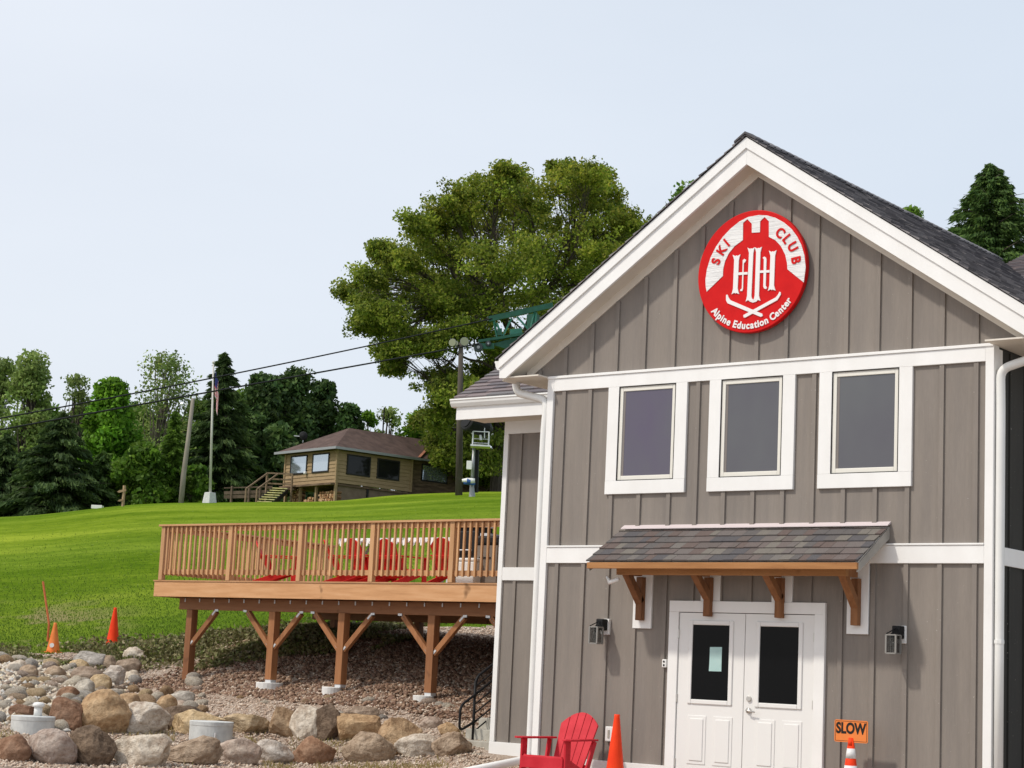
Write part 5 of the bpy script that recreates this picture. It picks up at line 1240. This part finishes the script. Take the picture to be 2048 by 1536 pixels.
MB().tube([(b0.x, b0.y, zb1), top_], [.085, .05], 10).build("pole", POLEW, fp_, smooth=True); MB().lathe([(.02, top_.z), (.09, top_.z+.06), (.09, top_.z+.13), (.02, top_.z+.19)], top_.x, top_.y, 10).build("finial", POLEW, fp_, smooth=True)
# limp flag: striped cloth hanging in folds
m = M("striped_flag_cloth", (.5, .1, .1), .8, .2); N, L, B = nodes(m); uv = N.new('ShaderNodeUVMap'); sp = N.new('ShaderNodeSeparateXYZ'); L.new(uv.outputs[0], sp.inputs[0])
def math_(op, a, b=None, v=None):
    q = N.new('ShaderNodeMath'); q.operation = op; L.new(a, q.inputs[0])
    if b is not None: L.new(b, q.inputs[1])
    if v is not None: q.inputs[1].default_value = v
    return q.outputs[0]
stripe = math_('GREATER_THAN', math_('FRACT', math_('MULTIPLY', sp.outputs[1], v=6.5)), v=.5)
canton = math_('MULTIPLY', math_('LESS_THAN', sp.outputs[0], v=.4), math_('GREATER_THAN', sp.outputs[1], v=.46))
c_ = mixc(m, stripe, (.62, .55, .56), (.50, .05, .07)); c_ = mixc(m, canton, c_, (.05, .05, .20)); setc(m, c_)
me = bpy.data.meshes.new("flag"); nu, nv = 26, 18; vv = []; ff = []; uvs = []
A0 = ats(428.5, 741, sF); 
for j in range(nv+1):
    for i in range(nu+1):
        u, v = i/nu, j/nv; hang = u*1.75
        p = A0 + Vector((0, 0, -(1-v)*1.05)) + RT0*(.08+.42*u*(1-.35*u)+.05*math.sin(u*14+v*2)) + FH*(.13*math.sin(u*11+v*3)) + Vector((0, 0, -hang*(.75+.25*u)))
        vv.append(p); uvs.append((u, v))
for j in range(nv):
    for i in range(nu): a = j*(nu+1)+i; ff.append((a, a+1, a+nu+2, a+nu+1))
inv = MW[fp_.name].inverted(); me.from_pydata([tuple(inv @ p) for p in vv], [], ff); ul = me.uv_layers.new(name="UVMap")
for lp in me.loops: ul.data[lp.index].uv = uvs[lp.vertex_index]
for p in me.polygons: p.use_smooth = True
me.materials.append(m); fo = bpy.data.objects.new("flag", me); col.objects.link(fo); fo.parent = fp_
def pole(name, pts, rs, mat, label, cat): o = MB().tube(pts, rs, 9).build(name, mat, None, smooth=True); origin_to(o, pts[0]); tag(o, label, cat); return o
s_ = 112.5; p0 = ats(362, 1006, s_)
pole("leaning_utility_pole", [Vector((p0.x, p0.y, gz(p0.x, p0.y)-.3)), ats(367, 950, s_), ats(375, 890, s_), ats(386, 797, s_)], [.17, .16, .14, .11], noisy("bleached_wood_pole", (.20, .175, .145), (.32, .285, .24), 3, (1, 1, .2), .9, .3), "bleached leaning wooden pole standing left of the flagpole", "pole")
a = ats(381, 808, s_); o = MB().bar(ats(376, 808, s_), ats(362, 807, s_), .08, .08).build("street_light_arm", STEEL); MB().tube([ats(366, 808, s_), ats(361, 808, s_)], [.12, .08], 8).build("lamp_head", STEEL, o); origin_to(o, a)
for ch in o.children: ch.data.transform(Matrix.Translation(-a)); 
tag(o, "small pale lamp arm sticking out from the leaning pole", "lamp")
s_ = 110.0; p = ats(246, 1004, s_)
o = emp("trail_signpost", (p.x, p.y, gz(p.x, p.y)), "small wooden trail signpost with arrow boards at the hill crest", "signpost")
SGW = noisy("tan_sign_wood", (.30, .20, .11), (.40, .28, .17), 4, (1, 1, 1), .8, .1)  # plain tan wood, lightly mottled
MB().bar((p.x, p.y, p.z-1), ats(249, 971, s_), .13, .13).build("post", SGW, o)
MB().prism([ats(234, 983.5, s_-.1), ats(238, 980.5, s_-.1), ats(252, 978, s_-.1), ats(252, 982, s_-.1), ats(238, 985.5, s_-.1)], FH*.05).build("arrow_board", SGW, o, tri=True)
MB().prism([ats(235, 1002, s_-.1), ats(239, 999, s_-.1), ats(247, 997, s_-.1), ats(247, 1000.5, s_-.1), ats(239, 1003, s_-.1)], FH*.05).build("arrow_board", SGW, o, tri=True)
s_ = 121.0; p = ats(195, 1014, s_); o = MB().obox(ats(195, 1014.5, s_), RT0*.35, FH*.3, (0, 0, .12)).build("white_trough", WHITEG, None, bevel=.02); origin_to(o, p); tag(o, "pale low object lying on the hill crest before the spruces", "trough")
# floodlight pole
s_ = 104.0; p = ats(917.5, 1003, s_); zt = gz(p.x, p.y)
o = emp("floodlight_pole", (p.x, p.y, zt), "tall dark wooden floodlight pole left of the lodge eave", "light pole")
MB().tube([(p.x, p.y, zt-.4), ats(919.5, 850, s_), ats(922, 686, s_)], [.21, .18, .13], 10).build("pole", noisy("dark_wood_pole", (.055, .045, .036), (.10, .085, .07), 3, (1, 1, .15), .9, .3), o, smooth=True)
LG2 = M("floodlight_lens", (.26, .27, .17), .15, .6)
for px_, py_, r_ in ((905, 685, 8), (912, 687, 5), (929, 683, 9)):
    c = ats(px_, py_, s_-.2); R_ = r_/(FPX/s_); d = (-FH+RT0*(-.3 if px_ < 915 else .1)).normalized()
    w_ = MB().tube([c-d*.3, c-d*.1, c], [R_*.4, R_*.8, R_], 16).build("lamp_head", GREYM, o, smooth=False); MB().tube([c+d*.005, c+d*.03], R_*.93, 16).build("lens", LG2, w_)
MB().bar(ats(900, 692, s_), ats(934, 690, s_), .08, .08).build("cross_arm", HFR, o)
# snow gun tower
s_ = 100.0; kk = FPX/s_; p = ats(944, 1008, s_); zt = gz(p.x, p.y)
o = emp("snow_gun_tower", (p.x, p.y, zt), "snow gun tower with caged platform and blue padding near the maple", "snow gun")
MB().tube([(p.x, p.y, zt-.3), ats(944, 965, s_)], [.2, .10], 10).build("base_pipe", GREYM, o); MB().tube([ats(944, 965, s_), ats(948, 896, s_)], [.09, .085], 10).build("mast", GREYM, o, smooth=True)
MB().tube([ats(952, 985, s_+.2), ats(954, 900, s_+.2)], .12, 8).build("hydrant_pipe", BLACK, o)
BLU = M("blue_pad_vinyl", (.03, .10, .34), .5, .4)
MB().tube([ats(924, 961, s_-.3), ats(934, 961, s_-.3), ats(944, 962, s_-.3), ats(950, 962, s_-.3)], [.08, .14, .16, .13], 12).build("padding", WHITEG, o, smooth=True)
MB().tube([ats(934, 962.5, s_-.3), ats(941, 963, s_-.3)], .17, 12).build("padding_band", BLU, o); MB().tube([ats(927, 966, s_-.3), ats(950, 968, s_-.3)], .08, 10).build("padding_fringe", BLU, o)
MB().obox(ats(938.5, 930.5, s_-.3), RT0*(5.3/kk), FH*.12, (0, 0, 8.5/kk)).build("control_box", WHITE, o, bevel=.02)
pc = ats(961, 893, s_); MB().obox(pc, RT0*(20/kk), FH*.5, (0, 0, 1.6/kk)).build("platform", GALV, o)
mb = MB(); cn = [pc+RT0*(i*16/kk)+FH*(j*.45) for i, j in ((-1, -1), (1, -1), (1, 1), (-1, 1))]; hgt = Vector((0, 0, 28/kk))
for i in range(4):
    mb.bar(cn[i], cn[i]+hgt, .05, .05)
    for z_ in (1.0, .62, .32):
        if not (i == 0 and z_ < 1): mb.bar(cn[i]+hgt*z_, cn[(i+1) % 4]+hgt*z_, .04, .04)
mb.build("cage", GALV, o)
hc = ats(955, 850, s_); d = (RT0*-.8-FH*.6+Vector((0, 0, .25))).normalized()
MB().tube([hc+d*.75, hc+d*.7, hc-d*.5, hc-d*.9], [.50, .58, .50, .25], 18).build("fan_barrel", BLACK, o, smooth=False)
MB().tube([hc+d*.78, hc+d*.80], .40, 16).build("fan_grille", BLACK, o); MB().tube([ats(962, 880, s_), ats(960, 862, s_)], .07, 6).build("yoke", GALV, o)
MB().tube([ats(969, 876, s_-.3), ats(969, 846, s_-.3)], .03, 6).build("beacon_mast", GALV, o); MB().tube([ats(969, 843, s_-.3), ats(969, 840, s_-.3)], .07, 8).build("beacon", CONEO, o)
MB().bar(ats(952, 839, s_-.3), ats(961, 848, s_-.3), .10, .08).build("nozzle_arm", STEEL, o)
MB().tube(curve([ats(928, 838, s_-.2), ats(927, 848, s_-.2), ats(936, 850, s_-.2), ats(944, 868, s_-.2)]), .03, 6).build("hose", STEEL, o)

# ------------------------------------------------------------------ chairlift station and cables
GRN = noisy("green_lift_paint", (.008, .062, .040), (.012, .092, .058), 3, (1, 1, 1), .5, .1); GRNL = noisy("light_green_lift_steel", (.02, .12, .085), (.03, .16, .115), 3, (1, 1, 1), .5, 0)
sL = 98.0
def LP(zx, zy, ds=0): return ats(920+zx/10.24, 600+zy/10.24, sL+ds)
p = ats(1045, 1000, sL); lz = gz(p.x, p.y)
li = emp("chairlift_station", (p.x, p.y, lz), "green steel chairlift terminal frame in front of the big maple", "chairlift")
MB().bar(LP(590, 410), LP(1900, 120), .2, .22).build("top_beam", GRN, li); MB().bar(LP(590, 375, 2), LP(1900, 90, 2), .2, .2).build("top_beam", GRN, li)
for a, b, c, d in ((690, 410, 775, 830), (750, 470, 870, 750), (1060, 370, 870, 750), (1170, 345, 1430, 630), (1530, 235, 1450, 590), (1560, 260, 1550, 600)):
    MB().bar(LP(a, b), LP(c, d), .09, .10).build("frame_strut", GRNL, li)
MB().bar(LP(760, 660), LP(860, 660), .2, .35).build("frame_strut", GRN, li)
MB().prism([LP(640, 905), LP(1010, 800), LP(1700, 640), LP(1700, 1300), LP(1010, 1020)], FH*.5).build("side_plate", GRN, li, tri=True)
MB().prism([LP(1020, 600), LP(1265, 570), LP(1280, 740), LP(1040, 750)], FH*1.2).build("motor_box", GRNL, li)
MB().bar(LP(380, 850), LP(1300, 700), .3, .14).build("lower_beam", GRN, li)
MB().bar(LP(430, 955), LP(700, 955), .4, .3).build("wheel_housing", GRN, li)
for zx, zy, r_ in ((375, 965, 95), (580, 890, 60)):
    c = LP(zx, zy, -.3); R_ = r_/10.24/(FPX/sL)
    MB().tube([c, c+FH*.25], R_, 24).build("sheave_wheel", noisy("dark_sheave", (.02, .03, .035), (.04, .055, .06), 4, (1, 1, 1), .5, 0), li, bevel=.04); MB().tube([c-FH*.03, c], R_*.35, 12).build("wheel_hub", GREYM, li)
MB().bar(LP(1500, 300, 1), LP(1500, 1300, 1), .5, .5).build("mast", GRN, li); q_ = LP(1500, 1300, 1); MB().tube([q_, (q_.x, q_.y, lz-.5)], .45, 12).build("mast", GRN, li)
def cable(pts, r, label):
    P_ = [ats(*q) for q in pts]; o = MB().tube(P_, r, 6).build("lift_cable", BLACK, None, smooth=True); origin_to(o, P_[0]); tag(o, label, "cable"); return o
def cab_pts(A, sag, sl, sr):
    out = []
    for k in range(25):
        t = k/24; x = A[0][0]+(A[-1][0]-A[0][0])*t; y = float(np.interp(x, [a[0] for a in A], [a[1] for a in A])); out.append((x, y, sl+(sr-sl)*t))
    return out
def quad(p0, pm, p1, n=25):
    A = np.array([[p[0]**2, p[0], 1] for p in (p0, pm, p1)]); c = np.linalg.solve(A, [p0[1], pm[1], p1[1]]); return [(x, c[0]*x*x+c[1]*x+c[2]) for x in np.linspace(p0[0], p1[0], n)]
def mk(p0, pm, p1, sl, sr): q = quad(p0, pm, p1); return [(x, y, sl+(sr-sl)*k/(len(q)-1)) for k, (x, y) in enumerate(q)]
cable(mk((-60, 847.5), (430, 755), (990, 636), 84, 98), .036, "upper dark lift cable sloping across the hill sky")
cable(mk((-60, 870.5), (430, 782), (957, 688), 84, 97.7), .042, "lower dark lift cable running to the green terminal's wheel")

# ------------------------------------------------------------------ ground cover
random.seed(5); np.random.seed(5)
WEED = leafmat("dry_creeping_weeds", [(.11, .10, .045), (.17, .16, .055), (.26, .22, .11), (.15, .20, .04), (.38, .32, .19)], .2)
P = []
while len(P) < 22000:
    q = random.uniform(-.31, .02); s = bound(q)+random.gauss(-.35, .55)
    x = CAM.x+FH.x*s+RT0.x*q*s; y = CAM.y+FH.y*s+RT0.y*q*s
    d = noise.noise(Vector((x*.7, y*.7, 4)))
    if d < -.18 or (x > -14.5 and y > 7.5): continue
    if x > -6.7 and y > 3.3: continue
    P.append((x, y, gz(x, y)+random.random()**1.5*(.07+.22*max(0, d))))
while len(P) < 32000:   # on the bank beside and under the deck
    x = random.uniform(-18.2, -13.2); y = random.uniform(5.4, 9.3); d = noise.noise(Vector((x*.6, y*.6, 8)))
    s, t = sq(x, y)
    if (d < .02 and s < 37.6) or s > bound(t/s)+.2 or s < 36.6: continue
    P.append((x, y, gz(x, y)+random.random()**1.5*.2*(.4+d)))
leaves("creeping_weeds", P, .045, WEED, None, np.random.uniform(.7, 1.2, (len(P), 1))*np.ones((1, 3)), kind='stuff')
GRS = leafmat("grass_blades", [(.08, .15, .015), (.12, .205, .02), (.20, .29, .035)], .6)
n = 60000; q = np.random.uniform(-.30, .02, n); s = 37.3+np.minimum(np.random.exponential(11, n), 60); P = []; D = []
for i in range(n):
    if s[i] < bound(q[i])-.1: continue
    x = CAM.x+FH.x*s[i]+RT0.x*q[i]*s[i]; y = CAM.y+FH.y*s[i]+RT0.y*q[i]*s[i]
    P.append((x, y, gz(x, y)+.03)); D.append((0, 0, 1))
leaves("grass_tufts", P, .022, GRS, None, np.random.uniform(.75, 1.2, (len(P), 1))*np.ones((1, 3)), D=D, aspect=.45, kind='stuff')
# dry grass tufts among the boulders
P = []; D = []
for i in range(5200):
    px_ = random.uniform(-10, 980); py_ = random.choice((random.gauss(1478, 5), random.gauss(1530, 4))); 
    if noise.noise(Vector((px_*.02, py_*.02, 0))) < -.05: continue
    s = None; q_ = (px_-1024)/FPX; s = 29.5 if py_ < 1500 else 27.6
    s += random.gauss(0, .4); x = CAM.x+FH.x*s+RT0.x*q_*s; y = CAM.y+FH.y*s+RT0.y*q_*s; P.append((x, y, gz(x, y)+.03)); D.append((random.gauss(0, .3), random.gauss(0, .3), 1))
DRY = leafmat("dry_straw_grass", [(.32, .24, .10), (.42, .33, .16), (.22, .22, .06)], .3)
leaves("dry_grass", P, .055, DRY, None, None, D=D, aspect=.12, kind='stuff')
